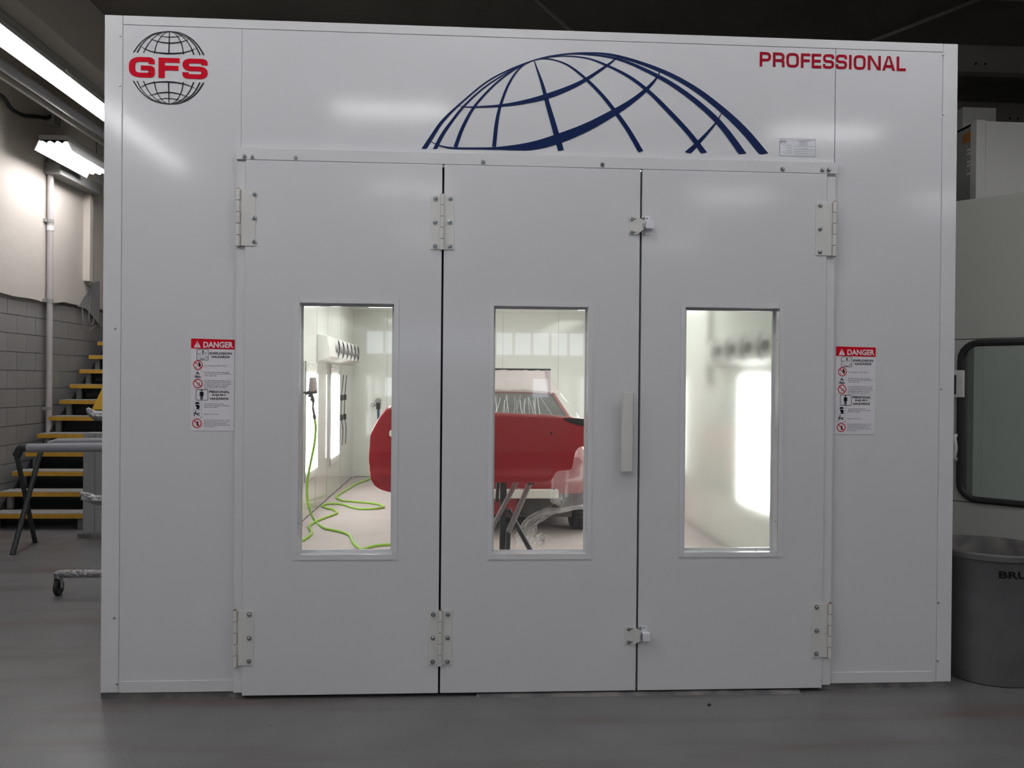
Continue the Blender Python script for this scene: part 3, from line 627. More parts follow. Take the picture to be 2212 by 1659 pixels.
# squared sans lettering made of bands
def rp(pts, r, closed=False, n=5):      # round the corners of a polyline
    out = []; N = len(pts)
    for i, p in enumerate(pts):
        p = Vector(p)
        if not closed and i in (0, N-1): out.append(p); continue
        a, b2 = Vector(pts[i-1]), Vector(pts[(i+1) % N]); da, db = (a-p), (b2-p)
        rr = min(r, da.length*0.499, db.length*0.499); s, e_ = p+da.normalized()*rr, p+db.normalized()*rr
        for k in range(n+1):
            t = k/n; out.append(s*(1-t)**2+p*2*t*(1-t)+e_*t*t)
    return out
def band(bm, pts, wdt, tr, closed=False):
    n = len(pts); L = []
    for i, p in enumerate(pts):
        if closed: d0, d1 = p-pts[i-1], pts[(i+1) % n]-p
        else: d0 = p-pts[i-1] if i else pts[1]-p; d1 = pts[i+1]-p if i < n-1 else d0
        if d0.length < 1e-9: d0 = d1
        if d1.length < 1e-9: d1 = d0
        d0, d1 = d0.normalized(), d1.normalized(); n0, n1 = Vector((-d0.y, d0.x)), Vector((-d1.y, d1.x)); m_ = (n0+n1)
        m_ = m_.normalized() if m_.length > 1e-6 else n0
        k = wdt/2/max(0.5, m_.dot(n0)); L.append((bm.verts.new(tr(p+m_*k)), bm.verts.new(tr(p-m_*k))))
    prs = list(zip(L, L[1:])) + ([(L[-1], L[0])] if closed else [])
    for a, b2 in prs: bm.faces.new((a[0], b2[0], b2[1], a[1]))
def letter(bm, ch, w_, h_, t, tr0, rad):
    cnt = [0]
    def tr(v, _c=cnt):
        p = tr0(v); return (p[0], p[1]-0.00025*_c[0], p[2])
    l, r_, b2, tp, m_ = t/2, w_-t/2, t/2, h_-t/2, h_*0.5; V = lambda *a: [Vector(q_) for q_ in a]
    if ch == 'I': band(bm, V((w_/2, 0), (w_/2, h_)), w_, tr)
    if ch in 'PRFEL': band(bm, V((l, 0), (l, h_)), t, tr)
    if ch in 'PR': cnt[0] += 1; band(bm, rp(V((t, tp), (r_, tp), (r_, m_-t*0.25), (t, m_-t*0.25)), rad), t, tr)
    if ch == 'R': cnt[0] += 2; band(bm, rp(V((w_*0.45, m_-t*0.25), (r_, m_-t*0.25), (r_, 0)), rad*0.8), t, tr)
    if ch in 'FE': band(bm, V((t, tp), (w_, tp)), t, tr); cnt[0] += 1; band(bm, V((t, m_), (w_*0.95, m_)), t, tr)
    if ch in 'EL': cnt[0] += 1; band(bm, V((t, b2), (w_, b2)), t, tr)
    if ch == 'O': band(bm, rp(V((l, b2), (r_, b2), (r_, tp), (l, tp)), rad, True), t, tr, True)
    if ch == 'S': band(bm, rp(V((r_, h_*0.68), (r_, tp), (l, tp), (l, m_), (r_, m_), (r_, b2), (l, b2), (l, h_*0.32)), rad), t, tr)
    if ch == 'G': band(bm, rp(V((r_, h_*0.66), (r_, tp), (l, tp), (l, b2), (r_, b2)), rad), t, tr); cnt[0] += 1; band(bm, rp(V((w_*0.46, h_*0.47), (r_, h_*0.47), (r_, b2), (w_*0.5, b2)), rad*0.25), t, tr)
    if ch == 'N':
        for x in (l, r_): band(bm, V((x, 0), (x, h_)), t, tr)
        cnt[0] += 1; poly(bm, [tr(Vector(c)) for c in ((t*0.3, h_), (t*1.25, h_), (w_-t*0.3, 0), (w_-t*1.25, 0))])
    if ch == 'A':
        for s in (0, 1):
            f = (lambda x: w_-x) if s else (lambda x: x)
            cnt[0] += 1; poly(bm, [tr(Vector((f(a), c))) for a, c in ((0, 0), (t*1.1, 0), (w_*0.5+t*0.1, h_), (w_*0.5-t*0.62, h_))])
        cnt[0] += 1; poly(bm, [tr(Vector(c)) for c in ((w_*0.2, h_*0.2), (w_*0.8, h_*0.2), (w_*0.74, h_*0.2+t), (w_*0.26, h_*0.2+t))])
bm = B(); base = P(1641, 143.5, YV); capz = P(1641, 112, YV).z; hh = capz-base.z
for ch, a, c in zip('PROFESSIONAL', (130, 305, 483, 677, 820, 970, 1140, 1315, 1377, 1565, 1757, 1948), (280, 460, 650, 800, 947, 1118, 1290, 1350, 1537, 1738, 1928, 2070)):
    pa, pb_ = P(1620+a/6.144, 130, YV).x, P(1620+c/6.144, 130, YV).x
    letter(bm, ch, (pb_-pa)/hh, 1.0, 0.185, lambda v, pa=pa: (pa+v.x*hh, YV, base.z+v.y*hh), 0.26)
decal('lettering', bm, 'dred', label='red word PROFESSIONAL')
bm = B(); gb = P(200+325/4.147, 20+607/4.147, YV); gt = P(200+325/4.147, 20+424/4.147, YV); hh = gt.z-gb.z; SXX = 1.32
for ch, a, c in zip('GFS', (325, 590, 805), (558, 780, 1032)):
    pa, pb_ = P(200+a/4.147, 145, YV).x, P(200+c/4.147, 145, YV).x
    letter(bm, ch, (pb_-pa)/hh/SXX, 1.0, 0.235, lambda v, pa=pa: (pa+v.x*hh*SXX, YV-0.0004, gb.z+v.y*hh), 0.30)
decal('lettering', bm, 'red', label='broad red letters GFS across the small globe')

# ------------------------------------------------------------------ signs
_fc = {}
def textpolys(s, bold):
    k = (s, bold)
    if k not in _fc:
        cu = bpy.data.curves.new('t', 'FONT'); cu.body = s; cu.offset = bold; cu.resolution_u = 3; cu.fill_mode = 'FRONT'
        o = bpy.data.objects.new('t', cu); COL.objects.link(o); bpy.context.view_layer.update()
        me = bpy.data.meshes.new_from_object(o.evaluated_get(bpy.context.evaluated_depsgraph_get()))
        _fc[k] = ([v.co.xy.copy() for v in me.vertices], [tuple(p.vertices) for p in me.polygons])
        bpy.data.objects.remove(o); bpy.data.curves.remove(cu); bpy.data.meshes.remove(me)
    return _fc[k]
def text(bm, s, x0, x1, y0, y1, tr, bold=0.0, mi=0):      # fit the word(s) into a box (y0 top, y1 bottom)
    V, F = textpolys(s, bold); mx, Mx = min(v.x for v in V), max(v.x for v in V); my, My = min(v.y for v in V), max(v.y for v in V)
    vs = [bm.verts.new(tr(x0+(v.x-mx)/(Mx-mx)*(x1-x0), y1-(v.y-my)/(My-my)*(y1-y0))) for v in V]
    for f in F:
        try: bm.faces.new([vs[i] for i in f]).material_index = mi
        except ValueError: pass
def danger(px, py, label):
    c = P(px, py, 0)
    t = thing('danger_sign', label, 'sign', (c.x, -0.001, c.z))
    s = 0.208/700
    def lay(y): return lambda x, z: ((x-105)*s, y, -(z-88)*s)
    def part(name, bm, m, lab=None):
        me = bpy.data.meshes.new(name); bm.to_mesh(me); bm.free(); o = link(name, me, m, t)
        if lab: o['label'] = lab
        return o
    T0 = lay(-0.0003)
    part('backing', bx(0, 0.208, -0.0008, 0, -(1600-88)*s, 0), 'label')
    T1, T2 = lay(-0.0016), lay(-0.0021)
    bm = B(); poly(bm, [T1(*p) for p in ((105, 88), (805, 100), (805, 262), (105, 252))]); part('header_band', bm, 'signred', 'red header band')
    bm = B(); text(bm, 'DANGER', 302, 782, 138, 236, T2, 0.028); part('lettering', bm, 'label', 'white word DANGER')
    bm = B(); poly(bm, [T2(*p) for p in ((150, 236), (206, 126), (262, 236))]); part('warning_triangle', bm, 'label')
    T3 = lay(-0.0026)
    bm = B(); poly(bm, [T3(*p) for p in ((199, 150), (213, 150), (209, 205), (203, 205))]); poly(bm, [T3(*p) for p in ((201, 212), (211, 212), (211, 222), (201, 222))]); part('exclamation_mark', bm, 'signred')
    bm = B()
    for w_, a, b2, y0, y1 in (('EXPLOSION', 405, 762, 310, 348), ('HAZARDS', 436, 730, 367, 404), ('PERSONAL', 402, 732, 942, 980), ('INJURY', 450, 682, 998, 1036), ('HAZARDS', 418, 712, 1054, 1092)): text(bm, w_, a, b2, y0, y1, T1, 0.03)
    part('lettering', bm, 'black', 'black hazard headings')
    bm = B(); y = 0
    for ln, a, b2, y0 in (('No Smoking or Open Flames', 330, 678, 522), ('Do Not store or leave electrical', 322, 715, 630), ('equipment within the Spray Booth', 322, 752, 660), ('when operating.', 322, 520, 688),
            ('For Spray Booths that also cure at', 322, 752, 768), ('elevated temperatures, fuel tanks', 322, 742, 796), ('containing fuel other than gasoline', 322, 765, 824), ('or diesel fuel shall be removed', 322, 708, 852), ('from vehicle prior to curing.', 322, 670, 880),
            ('Wear personal protective', 320, 638, 1150), ('equipment: respirator, clothing,', 320, 718, 1178), ('gloves and shoes.', 320, 545, 1205), ('Slippery when wet', 320, 550, 1320),
            ('For Spray Booths that also cure at', 318, 748, 1415), ('elevated temperatures, no one is', 318, 728, 1443), ('permitted in the Spray Booth', 318, 682, 1470), ('while the drying or bake operation', 318, 748, 1497), ('is in process.', 318, 482, 1523)):
        text(bm, ln, a, b2, y0, y0+20, T1, 0.012)
    part('small_print', bm, 'ink')
    bm = B(); poly(bm, [T1(*p) for p in ((115, 912), (785, 914), (785, 917), (115, 915))]); text(bm, 'For replacement label', 320, 562, 1554, 1562, T1, 0.01); text(bm, 'label', 732, 775, 1552, 1562, T1, 0.01); part('rule_line', bm, 'ink2')
    def sq(bm, x0, x1, y0, y1, wd, T, r=14): band(bm, [Vector(v) for v in rp([Vector(p) for p in ((x0, y0), (x1, y0), (x1, y1), (x0, y1))], r, True)], wd, lambda v: T(v.x, v.y), True)
    def pg(bm, *pts): poly(bm, [T1(*p) for p in pts])
    bm = B(); sq(bm, 200, 383, 268, 440, 7, T1)
    for a in ((285, 285, 310, 285, 297, 370), (345, 310, 354, 318, 318, 362), (212, 335, 220, 328, 268, 385), (255, 322, 262, 320, 272, 360), (215, 395, 262, 400, 262, 408), (374, 390, 374, 402, 322, 412), (330, 385, 352, 374, 354, 380)):
        pg(bm, a[0:2], a[2:4], a[4:6])
    pg(bm, (250, 418), (330, 418), (326, 426), (254, 426)); part('pictogram', bm, 'black')
    bm = B(); sq(bm, 190, 380, 925, 1100, 7, T1)
    poly(bm, [T1(280+13*math.cos(k*math.pi/6), 943+13*math.sin(k*math.pi/6)) for k in range(12)])
    pg(bm, (250, 962), (308, 962), (312, 1030), (300, 1030), (298, 985), (297, 1090), (282, 1090), (281, 1035), (277, 1035), (276, 1090), (261, 1090), (262, 985), (258, 1030), (246, 1030)); part('pictogram', bm, 'black')
    for y0, y1 in ((612, 742), (1114, 1245), (1260, 1392)):
        bm = B(); sq(bm, 145, 282, y0, y1, 3, T1, 6); part('pictogram_frame', bm, 'ink2')
    bm = B(); pg(bm, (205, 622), (222, 640), (245, 668), (240, 690), (222, 672), (200, 668), (178, 690), (190, 650)); pg(bm, (165, 700), (200, 690), (262, 712), (270, 728), (200, 735), (160, 720)); part('pictogram', bm, 'ink')
    bm = B(); poly(bm, [T1(211+38*math.cos(k*math.pi/8), 1162-34*math.sin(k*math.pi/8)) for k in range(9)]); pg(bm, (185, 1172), (215, 1172), (250, 1185), (244, 1245), (192, 1245), (205, 1215), (186, 1200)); part('pictogram', bm, 'black')
    bm = B()
    for pts in (((150, 1305), (165, 1312), (215, 1335), (250, 1350)), ((175, 1320), (168, 1340), (160, 1362)), ((190, 1318), (182, 1290), (190, 1270)), ((205, 1328), (235, 1312), (250, 1316))):
        band(bm, [Vector(p) for p in pts], 13, lambda v: T1(v.x, v.y))
    poly(bm, [T1(263+9*math.cos(k*math.pi/4), 1382+6*math.sin(k*math.pi/4)) for k in range(8)]); part('pictogram', bm, 'black')
    bm = B(); pg(bm, (222, 475), (240, 475), (265, 520), (258, 545), (235, 540), (228, 510)); pg(bm, (178, 555), (198, 545), (200, 558), (182, 565)); part('pictogram', bm, 'black')
    bm = B(); pg(bm, (235, 812), (248, 808), (250, 850), (236, 850)); pg(bm, (190, 856), (225, 850), (226, 856), (192, 862)); part('pictogram', bm, 'ink')
    bm = B(); pg(bm, (205, 1450), (228, 1450), (232, 1520), (204, 1522)); part('pictogram', bm, 'black')
    for cx_, cy_ in ((219, 523), (217, 825), (208, 1480)):
        bm = B(); band(bm, [Vector((cx_+70*math.cos(k*math.pi/16), cy_+70*math.sin(k*math.pi/16))) for k in range(32)], 13, lambda v: T2(v.x, v.y), True)
        poly(bm, [T2(cx_+a, cy_+b2) for a, b2 in ((-53, -44), (-44, -53), (53, 44), (44, 53))]); part('prohibition_ring', bm, 'signred', 'red ring with slash')
danger(413.3, 731.1, 'red topped danger label with hazard symbols on the panel near the stairs side')
danger(1805.8, 748.2, 'red topped danger label with hazard symbols on the panel near the trash can side')
# small data plate
c = P(1683.5, 298.5, 0); d_ = P(1762, 340, 0)
t = thing('data_plate', 'small pale printed data label below the blue globe at its right', 'label', (c.x, -0.001, c.z))
W_, H_ = d_.x-c.x, c.z-P(1684, 337, 0).z
def tl(y): return lambda u, v: (u*W_, y, -v*H_)
obj('backing', bx(0, W_, -0.0006, 0, -H_, 0), 'pale', t)
bm = B(); ringbox(bm, (0.001, W_-0.001, -H_+0.001, -0.001), (0.003, W_-0.003, -H_+0.003, -0.003), -0.0010, -0.0007); obj('border', bm, 'ink2', t)
bm = B(); text(bm, 'GFS', 0.02, 0.18, 0.14, 0.24, tl(-0.0015), 0.03)
band(bm, [Vector((0.10+0.07*math.cos(k*math.pi/12), 0.19+0.15*math.sin(k*math.pi/12))) for k in range(24)], 0.008, lambda v: tl(-0.0013)(v.x, v.y), True)
me = bpy.data.meshes.new('lettering'); bm.to_mesh(me); bm.free(); link('lettering', me, 'ink', t)
bm = B()
for u0, u1, v in ((0.45, 0.88, 0.09), (0.53, 0.78, 0.16), (0.55, 0.75, 0.22), (0.53, 0.77, 0.28), (0.53, 0.77, 0.34), (0.16, 0.33, 0.39), (0.4, 0.97, 0.42), (0.18, 0.35, 0.52), (0.6, 0.77, 0.55), (0.4, 0.97, 0.60), (0.2, 0.35, 0.66), (0.4, 0.97, 0.7), (0.04, 0.35, 0.77), (0.4, 0.97, 0.8), (0.14, 0.35, 0.87), (0.4, 0.97, 0.9)):
    poly(bm, [tl(-0.0015)(a, b2) for a, b2 in ((u0, v), (u1, v), (u1, v+0.022), (u0, v+0.022))])
me = bpy.data.meshes.new('small_print'); bm.to_mesh(me); bm.free(); link('small_print', me, 'ink2', t)

# ------------------------------------------------------------------ inside the booth
def wall_light(side, y0, label, group=None, ly=0.76):
    x = IX0 if side < 0 else IX1; s = 1 if side < 0 else -1
    z0, z1 = 0.42, 1.76
    t = thing('wall_light', label, 'light', (x, y0, z0), group)
    def sb(a, b2, yy0, yy1, zz0, zz1): return bx(min(x+s*a, x+s*b2), max(x+s*a, x+s*b2), yy0, yy1, zz0, zz1)
    bm = sb(0.0015, 0.02, y0, y0+ly, z0, z1); A(obj('housing', bm, 'inner', bevel=0.003), t)
    A(obj('end_cap', sb(0.02, 0.024, y0+0.02, y0+ly-0.02, z1-0.13, z1-0.01), 'unit'), t)
    A(obj('gasket', sb(0.0205, 0.0235, y0+0.0, y0+0.025, z0, z1), 'seam'), t)
    n = 4
    for k in range(n):
        yy = y0+0.06+(ly-0.12)*(k+0.5)/n; wd = (ly-0.12)/n*0.42
        A(obj('tube', sb(0.021, 0.045, yy-wd, yy+wd, z0+0.10, z1-0.14), 'btube', bevel=0.008), t)
    for k in range(3):
        yy = y0+0.12+(ly-0.24)*k/2; bm = B(); lathe(bm, [(0.012, 0.0), (0.010, 0.008), (0.0005, 0.009)], (0, 0, 0), 10, 'x')
        for v in bm.verts: v.co = Vector((x+s*(0.024+v.co.x), yy+v.co.y, z1-0.05+v.co.z))
        A(obj('screw', bm, 'steel'), t)
    return t
wall_light(-1, 5.12, 'tall white wall light behind the hanging spray gun')
wall_light(-1, 6.88, 'tall white wall light beyond the spray gun, below the vent box')
wall_light(-1, 2.3, 'tall booth wall light at the left, hidden beside the left window')
wall_light(1, 2.38, 'glowing tall wall light filling the right side of the hazy window', ly=0.84)
wall_light(1, 5.2, 'tall wall light at the far left edge of the hazy window')
wall_light(1, 7.1, 'tall booth wall light at the rear right, hidden from the doors')
# unseen lights added under the booth roof to brighten the interior
for i, y in enumerate((3.9, 5.4, 6.9)):
    for s in (-1, 1):
        xa = 0.35 if s < 0 else BW-0.35-0.5
        t = thing('added_roof_light', 'unseen flat light added under the booth roof to brighten the interior', 'light', (xa, y, 2.63), 'unseen lights added under the booth roof')
        A(obj('housing', bx(xa, xa+0.5, y, y+1.3, 2.62, 2.66), 'unit'), t)
        A(obj('lens', bx(xa+0.03, xa+0.47, y+0.03, y+1.27, 2.614, 2.62), 'btube'), t)
def vent_box(side, y0, y1, z0, z1, label):
    x = IX0 if side < 0 else IX1; s = 1 if side < 0 else -1; dpt = 0.16
    t = thing('vent_box', label, 'vent', (x, y0, z0))
    bm = B(); prism(bm, [(x+s*0.001, y0, z1), (x+s*dpt*0.75, y0, z1-0.02), (x+s*dpt, y0, z0+0.06), (x+s*0.001, y0, z0)], (0, y1-y0, 0)); A(obj('casing', bm, 'unit', bevel=0.004), t)
    n = int((y1-y0-0.5)/0.40)
    for k in range(n):
        yy = y0+0.55+k*0.40; xx = x+s*(dpt*0.9)
        bm = B(); cz = (z0+z1)/2+0.01
        pts = [(xx+s*0.018, yy+0.15*math.cos(a), cz+0.115*math.sin(a)) for a in [R(-80)+R(160)*j/10 for j in range(11)]]
        tube(bm, pts, [0.003+0.009*math.sin(math.pi*j/10) for j in range(11)], 7); A(obj('nozzle', bm, 'dsteel' if side < 0 else 'unitside', smooth=True), t)  # right-hand nozzles get a lighter colour for the haze of the pane
        bm = B(); lathe(bm, [(0.05, 0), (0.045, 0.03), (0.03, 0.035), (0.03, 0.01)], (0, 0, 0), 14, 'x')
        for v in bm.verts: v.co = Vector((xx+s*v.co.x, yy+v.co.y, cz+v.co.z))
        A(obj('air_jet', bm, 'unitside', smooth=True), t)
    return t
vent_box(-1, 5.97, 8.95, 1.77, 2.10, 'long vent box with dark curved air jets high on the left booth wall')
vent_box(1, 1.3, 3.86, 1.70, 1.99, 'blurred vent box with haze-lightened air jets seen through the hazy window')
# hooks on the left wall
for i, px in enumerate((736, 743)):
    a = PX(px, 815, 0.045); t = thing('wall_hook', ('wire hook with dark handle, nearer of the pair on the booth wall', 'wire hook with dark handle, farther of the pair on the booth wall')[i], 'hook', tuple(PX(px, 850, 0.045)))
    y = PX(px, 850, 0.045).y
    bm = B(); tube(bm, catmull([(0.05, y+0.25, 1.62), (0.055, y+0.12, 1.50), (0.06, y, 1.36), (0.055, y, 1.2), (0.055, y, 1.02), (0.055, y+0.18, 0.85), (0.055, y+0.12, 0.62)], 6), 0.007, 6); A(obj('wire', bm, 'gun', smooth=True), t)
    for z in (1.3, 1.02): bm = B(); tube(bm, [(0.06, y, z-0.04), (0.06, y, z+0.04)], 0.022, 8); A(obj('grip', bm, 'dsteel', smooth=True), t)
# air regulator on the rear wall
yr = BD-0.07; t = thing('air_regulator', 'small round air regulator with gauge and blue hose on the rear booth wall', 'regulator', tuple(P(817, 880, yr)))
c = P(817, 866, yr); bm = B(); lathe(bm, [(0.045, 0), (0.045, 0.05), (0.03, 0.06), (0.0005, 0.06)], (c.x, yr, c.z), 18, 'y'); A(obj('filter', bm, 'unitside', smooth=True), t)
c = P(817, 877, yr-0.04); bm = B(); tube(bm, [(c.x, c.y, c.z+0.05), (c.x, c.y, c.z-0.05)], 0.032, 12); A(obj('body', bm, 'dsteel', smooth=True), t)
c2 = P(805, 875, yr-0.06); bm = B(); lathe(bm, [(0.028, 0), (0.028, 0.02), (0.022, 0.022)], (c2.x, c2.y, c2.z), 16, 'y', True); A(obj('gauge', bm, 'dsteel'), t)
bm = B(); lathe(bm, [(0.02, 0.0), (0.0005, 0.001)], (c2.x, c2.y-0.0225, c2.z), 16, 'y'); A(obj('dial', bm, 'label'), t)
bm = B(); tube(bm, [c2, P(815, 878, yr-0.04)], 0.007, 6); A(obj('stem', bm, 'orange'), t)
bm = B(); tube(bm, [c, P(817, 895, yr-0.03), P(818, 930, yr-0.02), P(819, 1000, yr-0.02)], 0.016, 8); A(obj('hose', bm, 'blue', smooth=True), t)
# spray gun on a bracket on the left wall
yg = 4.82; t = thing('spray_gun', 'spray gun with translucent cup hanging on the left booth wall', 'spray gun', tuple(P(676, 848, yg)))
c = P(676, 846, yg); bm = B(); lathe(bm, [(0.034, 0.0), (0.046, 0.012), (0.044, 0.04), (0.036, 0.145), (0.033, 0.15), (0.0005, 0.151)], (c.x, c.y, c.z), 20); A(obj('cup', bm, 'cup', smooth=True), t)
for v0, v1, r0, r1 in (((660, 850), (684, 844), 0.018, 0.03), ((671, 850), (677, 864), 0.020, 0.016), ((666, 855), (672, 856), 0.012, 0.012), ((673, 860), (678, 869), 0.022, 0.015)):
    bm = B(); tube(bm, [P(*v0, yg), P(*v1, yg)], [r0, r1], 10); A(obj('body', bm, 'gun', smooth=True), t)
bm = B(); tube(bm, [(0.036, yg, c.z-0.01), (c.x, yg, c.z-0.01)], 0.012, 8); A(obj('hook', bm, 'gun', smooth=True), t)
g0 = [P(677, 868, yg), P(676, 880, yg), P(678, 892, yg), P(680, 905, yg)]
bm = B(); tube(bm, catmull(g0, 4), [0.010]*5+[0.012]*5+[0.017]*3, 8); A(obj('grip', bm, 'gun', smooth=True), t)
A(obj('wall_plate', bx(0.035, 0.042, 4.68, 4.76, 1.33, 1.60), 'unitside'), t)
# lime air hoses
FL = 0.017
def fl(px, py): v = PZ(px, py, FL); return Vector((v.x, v.y, FL))
h1 = [P(680, 905, yg), P(682, 925, yg), P(679, 960, yg), P(671, 1000, yg), P(664, 1040, yg), P(664, 1075, yg-0.02), P(670, 1104, yg-0.05), fl(680, 1125), fl(700, 1140), fl(725, 1146), fl(745, 1151), fl(757, 1158), fl(762, 1170), fl(772, 1181), fl(782, 1186), fl(800, 1181), fl(815, 1178), fl(846, 1176), fl(880, 1178)]
bm = B(); tube(bm, catmull(h1, 7), 0.0125, 8); tag(obj('air_hose', bm, 'hose', smooth=True), 'lime green air hose dropping from the spray gun to the booth floor', 'hose')
h2 = [fl(x, y) for x, y in ((630, 1178), (647, 1170), (662, 1162), (673, 1152), (672, 1146), (668, 1138), (674, 1131), (685, 1125), (705, 1117), (722, 1111), (728, 1107), (721, 1101), (705, 1097), (694, 1093), (697, 1090), (715, 1088), (738, 1089), (758, 1095), (778, 1099), (805, 1099), (822, 1097), (829, 1095), (821, 1090), (795, 1086), (760, 1083), (740, 1081), (730, 1077), (727, 1073), (735, 1066), (752, 1056), (768, 1046), (786, 1039), (798, 1034), (801, 1030), (812, 1026))]
for p in h2: p.x = max(p.x, 0.06)
bm = B(); tube(bm, catmull(h2, 7), 0.0125, 8); tag(obj('air_hose', bm, 'hose', smooth=True), 'lime green air hose looping loosely across the booth floor', 'hose')

# ------------------------------------------------------------------ bumper cover on a stand
yB = 2.02
prof = [(793.5, 945, 1000), (796, 937, 1015), (800, 928, 1035), (808, 910, 1050), (817, 895, 1056), (828, 880, 1060), (838, 881, 1062), (850, 882, 1063), (900, 884, 1052), (960, 887, 1040), (1010, 890, 1037), (1067, 893, 1037), (1110, 895, 1037), (1150, 897, 1038), (1178, 898, 1039), (1187, 899, 1036), (1193, 899, 1026), (1200, 900, 1018), (1208, 901, 1016), (1238, 904, 1015), (1242, 904, 992), (1247, 905, 975), (1255, 906, 969), (1275, 908, 966), (1300, 915, 960)]
BU = thing('bumper_cover', 'big glossy red bumper cover held up on a dark stand inside the booth', 'bumper', (1.95, yB, 0.8))
bm = B(); NV = 26; grid = []
xc = P(1046, 900, yB).x; hw = P(1300, 900, yB).x-xc
SX = []
for i in range(len(prof)-1):
    a, b2 = prof[i], prof[i+1]; n = max(1, int((b2[0]-a[0])/9))
    for k in range(n): SX.append(tuple(a[j]+(b2[j]-a[j])*k/n for j in range(3)))
SX.append(prof[-1])
def bump_y(u, z):
    zz = (z-0.72)/0.35
    return yB-0.12+0.42*max(0, abs(u)-0.35)**1.6+0.10*zz**2-0.05*math.exp(-((z-0.86)/0.035)**2)-0.02*math.exp(-((z-0.68)/0.05)**2)
for px, tp_, bt in SX:
    x = P(px, 900, yB).x; u = (x-xc)/hw; row = []
    zt_, zb_ = Z_(px, tp_, yB), Z_(px, bt, yB)
    for j in range(NV):
        v = j/(NV-1); z = zb_+(zt_-zb_)*v
        row.append(bm.verts.new((x, bump_y(u, z)+(0.05 if j == NV-1 else 0), z)))
    grid.append(row)
for i in range(len(grid)-1):
    for j in range(NV-1):
        px = SX[i][0]; z = grid[i][j].co.z
        hole = (834 <= px <= 858 and Z_(px, 952, yB) < z < Z_(px, 934, yB))
        if not hole: bm.faces.new((grid[i][j], grid[i+1][j], grid[i+1][j+1], grid[i][j+1]))
o = obj('shell', bm, 'bumpred', smooth=True); sd = o.modifiers.new('s', 'SOLIDIFY'); sd.thickness = 0.006; sd.offset = 1; ss = o.modifiers.new('u', 'SUBSURF'); ss.levels = 1; ss.render_levels = 2
A(o, BU)
bm = B(); top_, bot_ = [], []
for k in range(9):
    px = 1224+k*7.5; x = P(px, 905, yB).x; u = (x-xc)/hw
    for L_, py in ((top_, 905.5+(px-1224)*0.06), (bot_, 907+min(px-1224, 20)*0.55+max(px-1244, 0)*0.22)):
        z = Z_(px, py, yB-0.02); L_.append(bm.verts.new((x, bump_y(u, z)-0.016, z)))
for k in range(8): bm.faces.new((top_[k], top_[k+1], bot_[k+1], bot_[k]))
A(obj('headlight_dark_patch', bm, 'dark', smooth=True), BU)  # dark patch laid on the shell, standing in for the shaded headlight recess
c = P(1191, 936, yB-0.13); bm = B(); lathe(bm, [(0.009, -0.002), (0.007, 0.004), (0.0005, 0.004)], (c.x, c.y, c.z), 12, 'y'); A(obj('mounting_hole', bm, 'dark'), BU)
A(obj('tow_bracket', bx(P(1138, 1040, yB).x, P(1152, 1040, yB).x, yB-0.05, yB, Z_(1140, 1045, yB), Z_(1140, 1030, yB)), 'under'), BU)
S = thing('bumper_stand', 'dark steel stand with crossed legs and a chain under the red bumper', 'stand', (P(1087, 1100, 2.2).x, 2.2, 0))
pc = P(1087, 1037, 2.2).x
A(obj('post', bx(pc-0.024, pc+0.026, 2.17, 2.23, 0.02, Z_(1087, 1030, 2.2)), 'dsteel'), S)
for a, b_, rr in (((1146, 1040), (1098, 1150), 0.021), ((1116, 1040), (1067, 1133), 0.019), ((1098, 1100), (1150, 1196), 0.020), ((1076, 1040), (1073, 1085), 0.014)):
    pa, pb_ = P(*a, 2.16), P(*b_, 2.12)
    bm = B(); tube(bm, [pa, pb_], rr, 8); A(obj('leg', bm, 'post' if rr in (0.021, 0.019) else 'dsteel', smooth=True), S)
pa = P(1098, 1150, 2.12); bm = B(); tube(bm, [pa, (pa.x-0.02, 2.05, 0.02)], 0.02, 8); A(obj('leg', bm, 'dsteel', smooth=True), S)
pa = P(1067, 1133, 2.12); bm = B(); tube(bm, [pa, (pa.x-0.22, 2.0, 0.02)], 0.019, 8); A(obj('leg', bm, 'post', smooth=True), S)
A(obj('foot', bx(pc-0.3, pc+0.3, 2.15, 2.25, 0.003, 0.035), 'dsteel'), S)
bm = B()
for k in range(9):
    a = P(1096+k*4.2, 1056+2.5*math.sin(k*0.8)+k*0.2, 2.10); lathe(bm, [(0.006, -0.002), (0.008, 0), (0.006, 0.002)], (a.x, a.y, a.z), 8, 'y' if k % 2 else 'z')
A(obj('chain', bm, 'steel'), S)

